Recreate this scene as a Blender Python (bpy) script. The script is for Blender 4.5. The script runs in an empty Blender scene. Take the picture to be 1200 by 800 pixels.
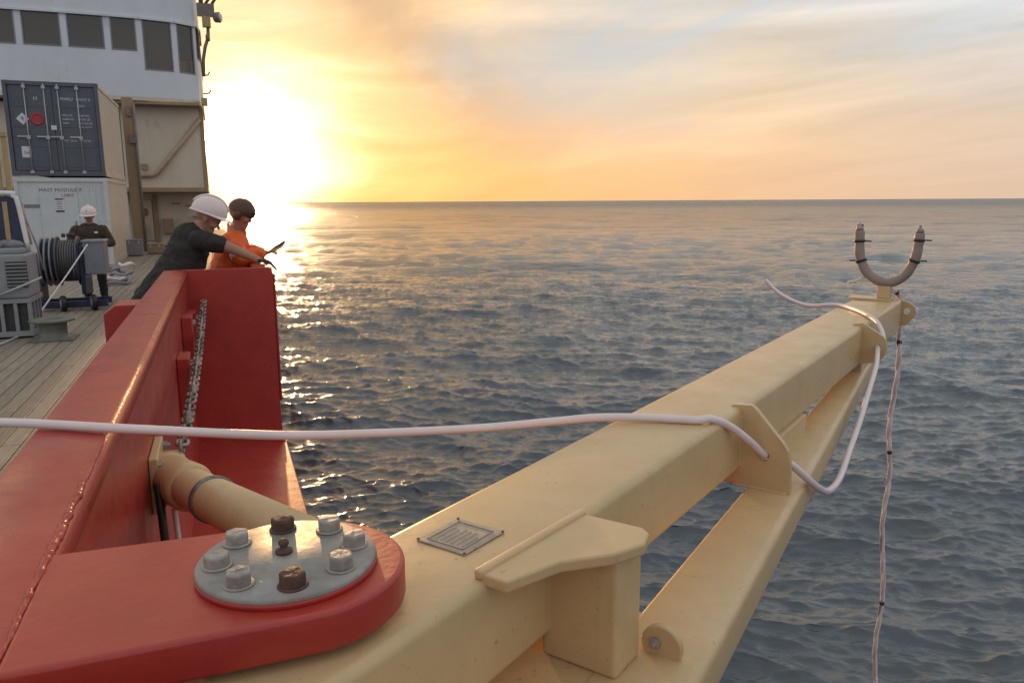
import bpy, bmesh, math, random
import numpy as np
from mathutils import Vector, Matrix, noise as mnoise
random.seed(7)
rad = math.radians
scn = bpy.context.scene
COL = scn.collection

# ------------------------------------------------------------------ camera
EYE = 4.95
PSI, TH, ROLL = rad(20.6), rad(10.35), rad(-0.32)
cd = bpy.data.cameras.new('camera'); cam = bpy.data.objects.new('camera', cd); COL.objects.link(cam)
cd.sensor_width = 36.0; cd.lens = 27.0; cd.clip_start = 0.05; cd.clip_end = 90000
fw = Vector((math.sin(PSI)*math.cos(TH), math.cos(PSI)*math.cos(TH), -math.sin(TH)))
rt = Vector((math.cos(PSI), -math.sin(PSI), 0)); up = rt.cross(fw)
r2 = rt*math.cos(ROLL) + up*math.sin(ROLL); u2 = up*math.cos(ROLL) - rt*math.sin(ROLL)
M4 = Matrix((r2, u2, -fw)).transposed().to_4x4(); M4.translation = (0, 0, EYE)
cam.matrix_world = M4
scn.camera = cam
scn.view_settings.view_transform = 'Standard'; scn.view_settings.look = 'None'
scn.view_settings.exposure = 0.55; scn.view_settings.gamma = 1.0
scn.view_settings.use_curve_mapping = False

# ------------------------------------------------------------------ sun and sky
SUN_EL, SUN_AZ = rad(3.8), rad(2.7)          # azimuth clockwise from the bow (+Y)
S = Vector((math.sin(SUN_AZ)*math.cos(SUN_EL), math.cos(SUN_AZ)*math.cos(SUN_EL), math.sin(SUN_EL)))
ld = bpy.data.lights.new('sun', 'SUN'); ld.energy = 2.2; ld.angle = rad(1.0); ld.color = (1.0, 0.58, 0.25)
sun = bpy.data.objects.new('sun', ld); COL.objects.link(sun)
sun.rotation_euler = S.to_track_quat('Z', 'Y').to_euler(); sun.location = (0, 60, 30)

class G:
    """small node-graph helper"""
    def __init__(s, nt): s.nt = nt; s.N = nt.nodes; s.L = nt.links
    def n(s, t, **k):
        o = s.N.new(t)
        for a, v in k.items(): setattr(o, a, v)
        return o
    def put(s, sock, v):
        if isinstance(v, bpy.types.NodeSocket): s.L.new(v, sock)
        elif v is not None:
            if isinstance(v, (tuple, list)) and len(v) == 3 and sock.type == 'RGBA': v = (*v, 1)
            sock.default_value = v
    def m(s, op, a, b=None, c=None, clamp=False):
        o = s.n('ShaderNodeMath', operation=op, use_clamp=clamp)
        for i, v in enumerate((a, b, c)): s.put(o.inputs[i], v) if v is not None else None
        return o.outputs[0]
    def v(s, op, a, b=None):
        o = s.n('ShaderNodeVectorMath', operation=op)
        s.put(o.inputs[0], a)
        if b is not None: s.put(o.inputs['Scale'] if op == 'SCALE' else o.inputs[1], b)
        return o.outputs['Value'] if op in ('DOT_PRODUCT', 'LENGTH') else o.outputs[0]
    def mix(s, f, a, b, mode='MIX'):
        o = s.n('ShaderNodeMix', data_type='RGBA', blend_type=mode)
        s.put(o.inputs[0], f); s.put(o.inputs[6], a); s.put(o.inputs[7], b); return o.outputs[2]
    def noise(s, vec, scale, detail=4, rough=.5, dist=0, dim='3D'):
        o = s.n('ShaderNodeTexNoise'); o.noise_dimensions = dim
        s.put(o.inputs['Vector'], vec); s.put(o.inputs['Scale'], scale)
        o.inputs['Detail'].default_value = detail; o.inputs['Roughness'].default_value = rough; o.inputs['Distortion'].default_value = dist
        return o.outputs['Fac']
    def ramp(s, f, a, b, lo=0., hi=1., mode='SMOOTHSTEP'):
        o = s.n('ShaderNodeMapRange', interpolation_type=mode)
        s.put(o.inputs[0], f); s.put(o.inputs[1], a); s.put(o.inputs[2], b); s.put(o.inputs[3], lo); s.put(o.inputs[4], hi)
        return o.outputs[0]
    def xyz(s, x, y, z):
        o = s.n('ShaderNodeCombineXYZ'); s.put(o.inputs[0], x); s.put(o.inputs[1], y); s.put(o.inputs[2], z); return o.outputs[0]
    def sep(s, v):
        o = s.n('ShaderNodeSeparateXYZ'); s.put(o.inputs[0], v); return o.outputs

def build_world():
    w = bpy.data.worlds.new('World'); scn.world = w; w.use_nodes = True
    g = G(w.node_tree); g.N.clear()
    out = g.n('ShaderNodeOutputWorld'); bg = g.n('ShaderNodeBackground'); g.L.new(bg.outputs[0], out.inputs[0])
    d = g.n('ShaderNodeTexCoord').outputs['Generated']
    sky = g.n('ShaderNodeTexSky', sky_type='NISHITA'); sky.sun_disc = False
    sky.sun_elevation = SUN_EL; sky.sun_rotation = SUN_AZ; sky.dust_density = 2.0; sky.air_density = 1.0; sky.ozone_density = 1.5
    nish = g.v('SCALE', sky.outputs[0], 0.05)
    ds = g.v('DOT_PRODUCT', d, tuple(S))
    ang = g.m('ARCCOSINE', g.m('MINIMUM', ds, 0.99999))       # radians from the sun
    x, y, z = g.sep(d)
    el = g.m('ARCSINE', z)
    zz = g.m('MAXIMUM', z, 0.0)
    # cloud coordinates: project on a plane overhead
    k = g.m('ADD', zz, 0.16)
    px, py = g.m('DIVIDE', x, k), g.m('DIVIDE', y, k)
    # streets of thin cloud fanning out of the sunset
    c1 = g.xyz(g.m('ADD', g.m('MULTIPLY', px, 0.62), g.m('MULTIPLY', py, .10)), g.m('MULTIPLY', py, 0.24), 3.7)
    n1 = g.noise(c1, 1.25, 5, .52, .9)
    c2 = g.xyz(g.m('MULTIPLY', px, 1.5), g.m('MULTIPLY', py, .6), 9.1)
    n2 = g.noise(c2, 1.6, 7, .6, .5)
    veil = g.ramp(g.m('ADD', g.m('MULTIPLY', n1, .78), g.m('MULTIPLY', n2, .26)), .43, .63)
    n5 = g.noise(g.xyz(g.m('MULTIPLY', px, .55), g.m('MULTIPLY', py, .10), g.m('MULTIPLY', el, 9.)), 1.5, 6, .58, .8)
    # colours of the veil by angle from the sun: cream, peach, grey
    near = g.ramp(ang, 0.05, 0.60, 1, 0)
    far = g.ramp(ang, 0.45, 1.5)
    lit = g.mix(near, (.62, .47, .31), (.70, .46, .21))
    lit = g.mix(far, lit, (.47, .49, .53))
    shade = g.mix(near, (.52, .41, .31), (.68, .45, .23))
    shade = g.mix(far, shade, (.38, .42, .49))
    cl = g.mix(g.m('MULTIPLY', veil, .8), lit, shade)
    cl = g.mix(g.m('MULTIPLY', g.ramp(el, .07, .27), g.ramp(ang, .35, .85, 0, .9)), cl, (.44, .475, .50))
    cl = g.v('SCALE', cl, g.ramp(n5, .3, .7, .80, 1.22, 'LINEAR'))
    # clear gaps are blue grey: bring the Nishita sky in there
    gap = g.m('MULTIPLY', g.ramp(n2, .46, .66), g.ramp(el, .07, .26))
    clear = g.mix(1.0, g.v('SCALE', nish, g.ramp(ang, .3, .8)), (.33, .38, .42), 'ADD')
    cl = g.mix(g.m('MULTIPLY', gap, g.ramp(ang, .15, .5, .25, .8)), cl, clear)
    # one long smoky plume of cloud slanting down to the horizon
    w = g.m('ADD', g.v('DOT_PRODUCT', d, (-.593, .301, -.747)), g.m('MULTIPLY', g.m('SUBTRACT', n2, .5), .16))
    w = g.m('ADD', w, g.m('MULTIPLY', g.m('SUBTRACT', n1, .5), .10))
    pl = g.m('EXPONENT', g.m('MULTIPLY', g.m('POWER', g.m('DIVIDE', w, .055), 2), -1))
    pl = g.m('MULTIPLY', pl, g.ramp(g.v('DOT_PRODUCT', d, (.783, -.003, -.622)), .20, .36, 1, 0))
    cl = g.mix(g.m('MULTIPLY', pl, .9), cl, g.mix(near, (.39, .31, .24), (.43, .28, .16)))
    # blue grey opening high beside the plume
    op = g.m('MULTIPLY', g.ramp(g.m('ADD', g.v('DOT_PRODUCT', d, (.429, .876, .22)), g.m('MULTIPLY', g.m('SUBTRACT', n2, .5), .05)), .970, 1.0), .55)
    cl = g.mix(op, cl, (.40, .43, .45))
    # warm band along the horizon
    hb = g.ramp(el, 0.0, .17, 1, 0)
    hcol = g.mix(g.ramp(ang, .10, .95), (.78, .37, .10), (.53, .365, .25))
    hcol = g.mix(g.ramp(ang, .8, 2.2), hcol, (.44, .43, .48))
    cl = g.mix(g.m('MULTIPLY', hb, .82), cl, hcol)
    cl = g.mix(1.0, cl, g.v('SCALE', nish, .06), 'ADD')
    ang = g.m('MULTIPLY', ang, g.ramp(n5, .3, .7, 1.25, .78, 'LINEAR'))
    # aureole of the low sun seen through thin cloud
    a1 = g.m('EXPONENT', g.m('MULTIPLY', g.m('POWER', g.m('DIVIDE', ang, .078), 2), -1))
    a2 = g.m('EXPONENT', g.m('DIVIDE', ang, -.10))
    patch = g.ramp(veil, 0, 1, 1.0, .65)
    au = g.mix(1.0, g.v('SCALE', g.xyz(1.0, .84, .60), g.m('MULTIPLY', a1, 1.7)),
               g.v('SCALE', g.xyz(1.0, .57, .21), g.m('MULTIPLY', g.m('ADD', g.m('MULTIPLY', a2, .55), g.m('MULTIPLY', g.m('EXPONENT', g.m('DIVIDE', ang, -.28)), .17)), patch)), 'ADD')
    cl = g.mix(1.0, cl, au, 'ADD')
    # below the horizon: dim sea colour
    cl = g.mix(g.ramp(el, -.03, -.002, 1, 0), cl, (.12, .13, .15))
    g.put(bg.inputs[0], cl); bg.inputs[1].default_value = 1.0
build_world()

# ------------------------------------------------------------------ materials
MATS = {}
def mat(name, col, rough=.5, metal=0., var=.12, vscale=6., bump=0., bscale=60., spec=.5, dirt=None, dscale=3., damt=.5,
        coat=0., rvar=.1, rnd=0., stretch=None, bump2=0., b2scale=8., alpha=None, dthr=(.55, .72), spots=None, sscale=40., sthr=(.70, .74), samt=.8, streak=None):
    m = bpy.data.materials.new(name); m.use_nodes = True; g = G(m.node_tree)
    b = g.N['Principled BSDF']
    v = g.n('ShaderNodeTexCoord').outputs['Object']
    if rnd:
        oi = g.n('ShaderNodeObjectInfo').outputs['Random']
        v = g.v('ADD', v, g.xyz(g.m('MULTIPLY', oi, 37.), g.m('MULTIPLY', oi, 11.), 0.))
    if stretch: v = g.v('MULTIPLY', v, stretch)
    n = g.noise(v, vscale, 5, .6)
    f = g.ramp(n, .3, .7, 1-var, 1+var, 'LINEAR')
    c = g.v('SCALE', g.n('ShaderNodeRGB').outputs[0], f)
    g.N['RGB'].outputs[0].default_value = (*col, 1) if 'RGB' in g.N else None
    if rnd:
        c = g.v('SCALE', c, g.m('ADD', 1-rnd/2, g.m('MULTIPLY', oi, rnd)))
    if dirt:
        dn = g.noise(v, dscale, 8, .68, .6)
        c = g.mix(g.m('MULTIPLY', g.ramp(dn, dthr[0], dthr[1]), damt), c, dirt)
    if streak:
        sv = g.v('MULTIPLY', v, (14., 14., 1.1)); c = g.mix(g.m('MULTIPLY', g.ramp(g.noise(sv, 1.6, 6, .6), .56, .74), .35), c, streak)
    if spots:
        sp = g.m('MULTIPLY', g.ramp(g.noise(v, sscale, 3, .5), sthr[0], sthr[1]), g.ramp(g.noise(v, sscale*.12, 3, .5), .46, .60))
        c = g.mix(g.m('MULTIPLY', sp, samt), c, spots)
    g.put(b.inputs['Base Color'], c)
    g.put(b.inputs['Roughness'], g.ramp(g.noise(v, vscale*1.7, 6, .6), .3, .7, max(.02, rough-rvar), min(1, rough+rvar), 'LINEAR'))
    b.inputs['Metallic'].default_value = metal; b.inputs['Specular IOR Level'].default_value = spec
    if coat: b.inputs['Coat Weight'].default_value = coat; b.inputs['Coat Roughness'].default_value = .15
    nrm = None
    for bv, bs in ((bump2, b2scale), (bump, bscale)):
        if bv:
            bn = g.n('ShaderNodeBump'); bn.inputs['Strength'].default_value = 1.0; bn.inputs['Distance'].default_value = bv
            g.put(bn.inputs['Height'], g.noise(v, bs, 5, .55))
            if nrm is not None: g.put(bn.inputs['Normal'], nrm)
            nrm = bn.outputs[0]
    if nrm is not None: g.put(b.inputs['Normal'], nrm)
    MATS[name] = m
    return m

mat('red_paint', (.39, .036, .024), .34, var=.12, vscale=5, bump=.0008, bscale=55, bump2=.0024, b2scale=7, dirt=(.26, .026, .024), dscale=3, damt=.3, rvar=.10, spots=(.17, .030, .022), sscale=55)
mat('beige_paint', (.59, .40, .20), .36, var=.07, vscale=4, bump=.0004, bscale=70, bump2=.0016, b2scale=8, dirt=(.43, .30, .165), dscale=4, damt=.45, rvar=.12, dthr=(.50, .78), spots=(.25, .12, .05), sscale=70, sthr=(.66, .70), samt=.45, streak=(.46, .30, .15))
mat('steel_plate', (.32, .295, .265), .58, .45, var=.22, vscale=20, bump=.0005, bscale=120, dirt=(.30, .16, .10), dscale=16, damt=.55, dthr=(.58, .75))
mat('bolt_zinc', (.33, .285, .255), .55, .25, var=.2, vscale=60, bump=.0015, bscale=120, dirt=(.30, .17, .11), dscale=45, damt=.7, rnd=.3)
mat('bolt_rust', (.11, .055, .040), .7, .2, var=.3, vscale=60, bump=.002, bscale=130, dirt=(.22, .08, .045), dscale=50, damt=.6)
mat('plate_grey', (.37, .31, .24), .5, .3, var=.2, vscale=60, bump=.0006, bscale=220, dirt=(.2, .18, .16), dscale=60, damt=.5)
mat('plate_faint', (.335, .28, .215), .6)
mat('plate_ink', (.30, .25, .195), .6)
mat('hose_pink', (.74, .61, .58), .32, var=.05, vscale=12, spec=.5, rvar=.05)
mat('rubber', (.018, .017, .017), .45, var=.2)
mat('steel_grey', (.20, .20, .20), .45, .6, var=.25, vscale=20, bump=.001, bscale=60, dirt=(.13, .06, .03), damt=.6, dscale=8)
mat('chain_steel', (.27, .22, .19), .5, .5, var=.4, vscale=9, dirt=(.14, .06, .035), dscale=7, damt=.9, rnd=.9)
mat('white_paint', (.66, .66, .68), .42, var=.05, vscale=1.2, bump2=.004, b2scale=1.2, dirt=(.46, .38, .31), dscale=1.1, damt=.45, stretch=(1, 1, .35))
mat('glow_warmed_cream', (.64, .52, .40), .5, var=.06, vscale=1.2, dirt=(.40, .30, .22), dscale=1.4, damt=.45, stretch=(1, 1, .4))  # warm glow of the sun's glare is put into this wall colour
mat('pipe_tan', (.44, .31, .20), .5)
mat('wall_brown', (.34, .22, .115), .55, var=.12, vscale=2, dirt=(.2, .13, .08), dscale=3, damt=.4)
mat('glass', (.030, .024, .020), .06, spec=.6, var=.02, rvar=.02)
mat('frame_grey', (.20, .20, .21), .5, var=.1)
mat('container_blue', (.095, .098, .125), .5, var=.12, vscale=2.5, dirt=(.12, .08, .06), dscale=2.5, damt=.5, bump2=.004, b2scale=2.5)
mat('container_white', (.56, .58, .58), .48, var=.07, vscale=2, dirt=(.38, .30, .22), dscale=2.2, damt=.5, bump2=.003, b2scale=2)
mat('container_side', (.62, .48, .35), .5, var=.08, vscale=2, dirt=(.38, .27, .18), dscale=2, damt=.45)  # orange light on the starboard container sides, painted in as tan
mat('marking_white', (.62, .62, .64), .55, var=.15, vscale=18)
mat('marking_red', (.36, .045, .045), .55, var=.15, vscale=18)
mat('marking_dark', (.05, .045, .05), .55, var=.1)
mat('bar_steel', (.42, .41, .42), .45, .4, var=.15)
mat('plank_wood', (.27, .215, .16), .68, var=.22, vscale=5, bump=.0015, bscale=40, stretch=(9, .6, 4), dirt=(.13, .105, .085), dscale=1.6, damt=.6, rnd=.32)
mat('deck_caulk', (.03, .028, .026), .8, var=.1)
mat('green_grey', (.145, .155, .125), .5, var=.15, vscale=8, dirt=(.10, .07, .05), damt=.5, bump=.001)
mat('winch_dark', (.10, .088, .09), .5, .2, var=.2, vscale=6, dirt=(.13, .075, .05), damt=.5)
mat('winch_grey', (.24, .25, .28), .42, .3, var=.12, vscale=5, dirt=(.15, .11, .08), damt=.4)
mat('machine_grey', (.26, .265, .27), .5, var=.14, vscale=4, dirt=(.13, .10, .085), damt=.5)
mat('machine_navy', (.035, .037, .085), .4, var=.2, vscale=5)
mat('louvre_dark', (.05, .048, .046), .6)
mat('ochre_steel', (.42, .29, .13), .45, var=.12, dirt=(.24, .15, .08), damt=.4)
mat('mast_brown', (.20, .16, .135), .55, var=.15, vscale=6)
mat('lamp_glass', (.6, .56, .5), .2)
mat('skin', (.38, .19, .12), .5, var=.08, vscale=18, rvar=.05)
mat('black_cloth', (.030, .024, .021), .9, var=.25, vscale=12, bump=.006, bscale=9)
mat('brown_cloth', (.060, .036, .022), .9, var=.2, vscale=10, bump=.010, bscale=8)
mat('dark_trousers', (.032, .028, .028), .9, var=.2, vscale=10, bump=.008, bscale=9)
mat('orange_cloth', (.80, .12, .015), .7, var=.1, vscale=10, bump=.012, bscale=8)
mat('reflective', (.72, .70, .66), .4, var=.06)
mat('helmet_white', (.74, .60, .56), .35, var=.04, rvar=.04)
mat('helmet_dark', (.085, .030, .015), .5, var=.08)
mat('glove_dark', (.04, .034, .03), .8)
mat('hair', (.03, .018, .012), .7)
mat('boot', (.035, .025, .02), .6)
mat('phone', (.02, .02, .022), .25)
mat('hull_red', (.33, .030, .028), .42, var=.12, vscale=2, dirt=(.16, .03, .022), dscale=2, damt=.4, bump2=.004, b2scale=3)

# ------------------------------------------------------------------ mesh helper
class MB:
    def __init__(s): s.v = []; s.f = []; s.sm = []; s.mi = []
    def add(s, vs, fs, smooth=False, mi=0):
        o = len(s.v); s.v += [tuple(v) for v in vs]
        for f in fs: s.f.append([i+o for i in f]); s.sm.append(smooth); s.mi.append(mi)
        return s
    def box(s, lo, hi, mi=0):
        (a, b, c), (d, e, f) = lo, hi
        return s.add([(a,b,c),(d,b,c),(d,e,c),(a,e,c),(a,b,f),(d,b,f),(d,e,f),(a,e,f)],
                     [(0,3,2,1),(4,5,6,7),(0,1,5,4),(1,2,6,5),(2,3,7,6),(3,0,4,7)], mi=mi)
    def obox(s, c, ax, ay, az, mi=0):
        """box about c with half-extent vectors"""
        c, ax, ay, az = map(Vector, (c, ax, ay, az)); vs = []
        for k in (-1, 1):
            for i, j in ((-1,-1),(1,-1),(1,1),(-1,1)): vs.append(c+ax*i+ay*j+az*k)
        return s.add(vs, [(0,3,2,1),(4,5,6,7),(0,1,5,4),(1,2,6,5),(2,3,7,6),(3,0,4,7)], mi=mi)
    def bar(s, p, q, w, h, upv=(0, 0, 1), mi=0):
        p, q = Vector(p), Vector(q); d = (q-p); L = d.length; d.normalize()
        x = d.cross(Vector(upv))
        if x.length < 1e-4: x = d.cross(Vector((1, 0, 0)))
        x.normalize(); u = x.cross(d)
        return s.obox((p+q)/2, d*L/2, x*w/2, u*h/2, mi)
    def prism(s, poly, off, mi=0, smooth_sides=False):
        """poly: list of 3-D points, extruded by vector off"""
        off = Vector(off); n = len(poly); P = [Vector(p) for p in poly]
        vs = P + [p+off for p in P]
        s.add(vs, [tuple(range(n))[::-1], tuple(range(n, 2*n))], mi=mi)
        o = len(s.v) - 2*n
        for i in range(n):
            j = (i+1) % n
            s.f.append([o+i, o+j, o+n+j, o+n+i]); s.sm.append(smooth_sides); s.mi.append(mi)
        return s
    def tube(s, pts, r, seg=10, cap=True, mi=0, closed=False):
        P = [Vector(p) for p in pts]; n = len(P); rs = r if isinstance(r, (list, tuple)) else [r]*n
        vs = []; ref = None
        for i in range(n):
            if closed: t = (P[(i+1) % n]-P[i-1])
            else: t = (P[min(i+1, n-1)]-P[max(i-1, 0)])
            t.normalize()
            if ref is None:
                ref = Vector((0, 0, 1)) if abs(t.z) < .9 else Vector((1, 0, 0))
            x = ref - t*ref.dot(t); x.normalize(); ref = x; y = t.cross(x)
            for k in range(seg):
                a = 2*math.pi*k/seg; vs.append(P[i]+(x*math.cos(a)+y*math.sin(a))*rs[i])
        fs = []
        for i in range(n if closed else n-1):
            for k in range(seg):
                a, b = i*seg+k, i*seg+(k+1) % seg; j = (i+1) % n
                fs.append((a, b, j*seg+(k+1) % seg, j*seg+k))
        s.add(vs, fs, True, mi)
        if cap and not closed:
            o = len(s.v)-len(vs)
            s.f.append([o+k for k in range(seg)][::-1]); s.f.append([o+(n-1)*seg+k for k in range(seg)])
            s.sm += [False, False]; s.mi += [mi, mi]
        return s
    def lathe(s, prof, c, axis=(0, 0, 1), seg=32, mi=0, smooth=True):
        """prof: (radius, height) along axis from c"""
        a = Vector(axis).normalized(); x = a.orthogonal().normalized(); y = a.cross(x); c = Vector(c)
        vs = []; n = len(prof)
        for r, h in prof:
            for k in range(seg):
                t = 2*math.pi*k/seg; vs.append(c+a*h+(x*math.cos(t)+y*math.sin(t))*r)
        fs = [(i*seg+k, i*seg+(k+1) % seg, (i+1)*seg+(k+1) % seg, (i+1)*seg+k) for i in range(n-1) for k in range(seg)]
        s.add(vs, fs, smooth, mi)
        o = len(s.v)-len(vs)
        s.f.append([o+k for k in range(seg)][::-1]); s.f.append([o+(n-1)*seg+k for k in range(seg)])
        s.sm += [False]*2; s.mi += [mi]*2
        return s
    def ellip(s, c, rx, ry, rz, rot=None, nu=20, nv=12, mi=0, zmin=-1.):
        c = Vector(c); vs = []
        for j in range(nv+1):
            ph = math.acos(max(-1, min(1, 1-(1-zmin)*j/nv)))
            for i in range(nu):
                t = 2*math.pi*i/nu
                p = Vector((rx*math.sin(ph)*math.cos(t), ry*math.sin(ph)*math.sin(t), rz*math.cos(ph)))
                vs.append(c+(rot @ p if rot else p))
        fs = [(j*nu+i, (j+1)*nu+i, (j+1)*nu+(i+1) % nu, j*nu+(i+1) % nu) for j in range(nv) for i in range(nu)]
        return s.add(vs, fs, True, mi)
    def build(s, name, mats, parent=None, loc=None, bevel=0., bseg=2):
        """parts take world coordinates and are stored relative to their parent's location"""
        if isinstance(mats, str): mats = [mats]
        o0 = Vector((0, 0, 0))
        if parent is not None:
            p = parent
            while p is not None: o0 += p.location; p = p.parent
        if loc is not None: o0 = o0*0 + Vector(loc)
        me = bpy.data.meshes.new(name)
        me.from_pydata([(v[0]-o0.x, v[1]-o0.y, v[2]-o0.z) for v in s.v], [], s.f)
        for m in mats: me.materials.append(MATS[m])
        me.polygons.foreach_set('use_smooth', s.sm); me.polygons.foreach_set('material_index', s.mi); me.update()
        bm = bmesh.new(); bm.from_mesh(me); bmesh.ops.recalc_face_normals(bm, faces=bm.faces); bm.to_mesh(me); bm.free()
        o = bpy.data.objects.new(name, me); COL.objects.link(o)
        if parent is not None: o.parent = parent
        if loc is not None: o.location = loc
        if bevel:
            b = o.modifiers.new('bevel', 'BEVEL'); b.width = bevel; b.segments = bseg; b.limit_method = 'ANGLE'; b.angle_limit = rad(40)
        return o

def tag(o, label, cat, group=None):
    o['label'] = label; o['category'] = cat
    if group: o['group'] = group
    return o
def thing(name, loc, label, cat, group=None):
    o = bpy.data.objects.new(name, None); COL.objects.link(o); o.location = loc; o.empty_display_size = .1
    return tag(o, label, cat, group)
def struct(o): o['kind'] = 'structure'; return o
def spline(pts, n=12):
    """Catmull-Rom through points"""
    P = [Vector(p) for p in pts]; out = []
    for i in range(len(P)-1):
        a, b, c, d = P[max(i-1, 0)], P[i], P[i+1], P[min(i+2, len(P)-1)]
        for k in range(n):
            t = k/n
            out.append(.5*((2*b)+(c-a)*t+(2*a-5*b+4*c-d)*t*t+(3*b-a-3*c+d)*t**3))
    out.append(P[-1]); return out
def text_part(name, body, origin, size, m, parent, xdir=(1, 0, 0), ydir=(0, 0, 1), space=1.):
    cu = bpy.data.curves.new(name, 'FONT'); cu.body = body; cu.size = size; cu.space_character = space; cu.extrude = .001
    cu.resolution_u = 2
    t = bpy.data.objects.new(name, cu); COL.objects.link(t)
    me = bpy.data.meshes.new_from_object(t.evaluated_get(bpy.context.evaluated_depsgraph_get()))
    bpy.data.objects.remove(t); bpy.data.curves.remove(cu)
    X, Y = Vector(xdir), Vector(ydir); Z = X.cross(Y); o = Vector(origin)
    p = parent; o0 = Vector((0, 0, 0))
    while p is not None: o0 += p.location; p = p.parent
    for v in me.vertices: c = v.co.copy(); v.co = o + X*c.x + Y*c.y + Z*c.z - o0
    me.materials.clear(); me.materials.append(MATS[m])
    ob = bpy.data.objects.new(name, me); COL.objects.link(ob); ob.parent = parent
    return ob

# ------------------------------------------------------------------ sea
def build_sea():
    rng = np.random.default_rng(11); g9 = 9.81
    wind = np.array([math.sin(rad(205)), math.cos(rad(205))]); V = 7.6
    def cascade(L, N, klo, khi, seed):
        r = np.random.default_rng(seed)
        k1 = np.fft.fftfreq(N, L/N)*2*np.pi
        KX, KY = np.meshgrid(k1, k1, indexing='ij'); K = np.hypot(KX, KY); K[0, 0] = 1e-6
        Lp = V*V/g9
        cosw = (KX*wind[0]+KY*wind[1])/K
        Ph = np.exp(-1/(K*Lp)**2)/K**(3.25 if L < 20 else 4)*(0.10+np.abs(cosw)**4.0)*np.where(cosw < 0, .25, 1)
        Ph *= ((K >= klo) & (K < khi))*np.exp(-(K*.016)**2)
        h = np.sqrt(Ph/2)*(r.normal(size=K.shape)+1j*r.normal(size=K.shape))*(2*np.pi/L)
        f = lambda a: np.real(np.fft.ifft2(a))*N*N
        return f(h), f(-1j*KX/K*h), f(-1j*KY/K*h)
    C = [(173., 512, 0, .9, 1), (47., 512, .9, 4.2, 2), (11.3, 512, 4.2, 60., 3)]
    maps = [(L, N, 2*np.pi/min(khi, np.pi*N/L), cascade(L, N, klo, khi, sd)) for L, N, klo, khi, sd in C]
    sds = [m[3][0].std() for m in maps]; SC = [a/b for a, b in zip((.14, .064, .031), sds)]
    # rings by depression angle (evenly seen from deck height), columns denser to starboard
    dep = np.concatenate([np.linspace(math.radians(70), math.radians(37), 40, endpoint=False), np.linspace(math.radians(37), math.radians(2.6), 560, endpoint=False),
                          np.geomspace(math.radians(2.6), math.radians(.006), 190)])
    R = 4.95/np.tan(dep)
    R = np.concatenate([[.5], R])
    azf = np.concatenate([np.arange(-180, -6, 4.), np.arange(-6, 60, .082), np.arange(60, 120, .6), np.arange(120, 180, 4.)])
    az = np.radians(azf); nA = len(az); nR = len(R)
    RR, AA = np.meshgrid(R, az, indexing='ij')
    x, y = RR*np.sin(AA), RR*np.cos(AA)
    dR = np.gradient(R)[:, None]*np.ones_like(AA)
    dA = RR*np.gradient(az)[None, :]
    cell = np.minimum(np.maximum(dR*.6, dA), 1e9)
    H = np.zeros_like(x); DX = np.zeros_like(x); DY = np.zeros_like(x)
    def samp(a, u, v, N):
        i0 = np.floor(u).astype(int); j0 = np.floor(v).astype(int); fu, fv = u-i0, v-j0
        i0 %= N; j0 %= N; i1 = (i0+1) % N; j1 = (j0+1) % N
        return (a[i0, j0]*(1-fu)*(1-fv)+a[i1, j0]*fu*(1-fv)+a[i0, j1]*(1-fu)*fv+a[i1, j1]*fu*fv)
    for n, (L, N, lmin, (h, hx, hy)) in enumerate(maps):
        lam = (9., 2.2, .35)[n]
        w = np.clip(1.6-cell/lam*1.1, 0, 1)
        a = .12*n
        wa = rad(25); st = (.9, .85, .75)[n]          # long crests: stretch across the wind
        al_, cr_ = x*math.sin(wa)+y*math.cos(wa), (x*math.cos(wa)-y*math.sin(wa))*st
        x2, y2 = cr_*math.cos(wa)+al_*math.sin(wa), -cr_*math.sin(wa)+al_*math.cos(wa)
        xr, yr = x2*math.cos(a)-y2*math.sin(a), x2*math.sin(a)+y2*math.cos(a)
        u, v = xr/L*N, yr/L*N
        ch = (1.0, 1.1, 1.0)[n]
        sc = SC[n]; hh, sx, sy = samp(h, u, v, N)*sc, samp(hx, u, v, N)*sc*ch, samp(hy, u, v, N)*sc*ch
        H += hh*w; DX += (sx*math.cos(a)+sy*math.sin(a))*w; DY += (-sx*math.sin(a)+sy*math.cos(a))*w
    fade = np.clip((RR-.6)/2, 0, 1)
    X, Y = x-DX*fade, y-DY*fade
    co = np.stack([X, Y, H*fade], -1).reshape(-1, 3).astype(np.float32)
    idx = np.arange(nR*nA).reshape(nR, nA)
    nx = np.roll(idx, -1, 1)
    q = np.stack([idx[:-1], idx[1:], nx[1:], nx[:-1]], -1).reshape(-1, 4)
    me = bpy.data.meshes.new('sea'); me.vertices.add(len(co)); me.vertices.foreach_set('co', co.ravel())
    me.loops.add(q.size); me.loops.foreach_set('vertex_index', q.ravel().astype(np.int32))
    me.polygons.add(len(q)); me.polygons.foreach_set('loop_start', np.arange(0, q.size, 4, dtype=np.int32))
    me.polygons.foreach_set('use_smooth', np.ones(len(q), bool)); me.update(calc_edges=True)
    m = bpy.data.materials.new('sea_water'); m.use_nodes = True; g = G(m.node_tree); b = g.N['Principled BSDF']
    pos = g.n('ShaderNodeNewGeometry').outputs['Position']
    cdist = g.v('LENGTH', g.v('MULTIPLY', pos, (1, 1, 0)))
    px, py, pz = g.sep(pos); ca, sa = math.cos(rad(25)), math.sin(rad(25))
    al = g.m('ADD', g.m('MULTIPLY', px, sa), g.m('MULTIPLY', py, ca)); cr = g.m('SUBTRACT', g.m('MULTIPLY', px, ca), g.m('MULTIPLY', py, sa))
    def nz(kc, ka, sc, dt, seed): return g.noise(g.xyz(g.m('MULTIPLY', cr, kc), g.m('MULTIPLY', al, ka), seed), sc, dt, .6, .35)
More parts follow.
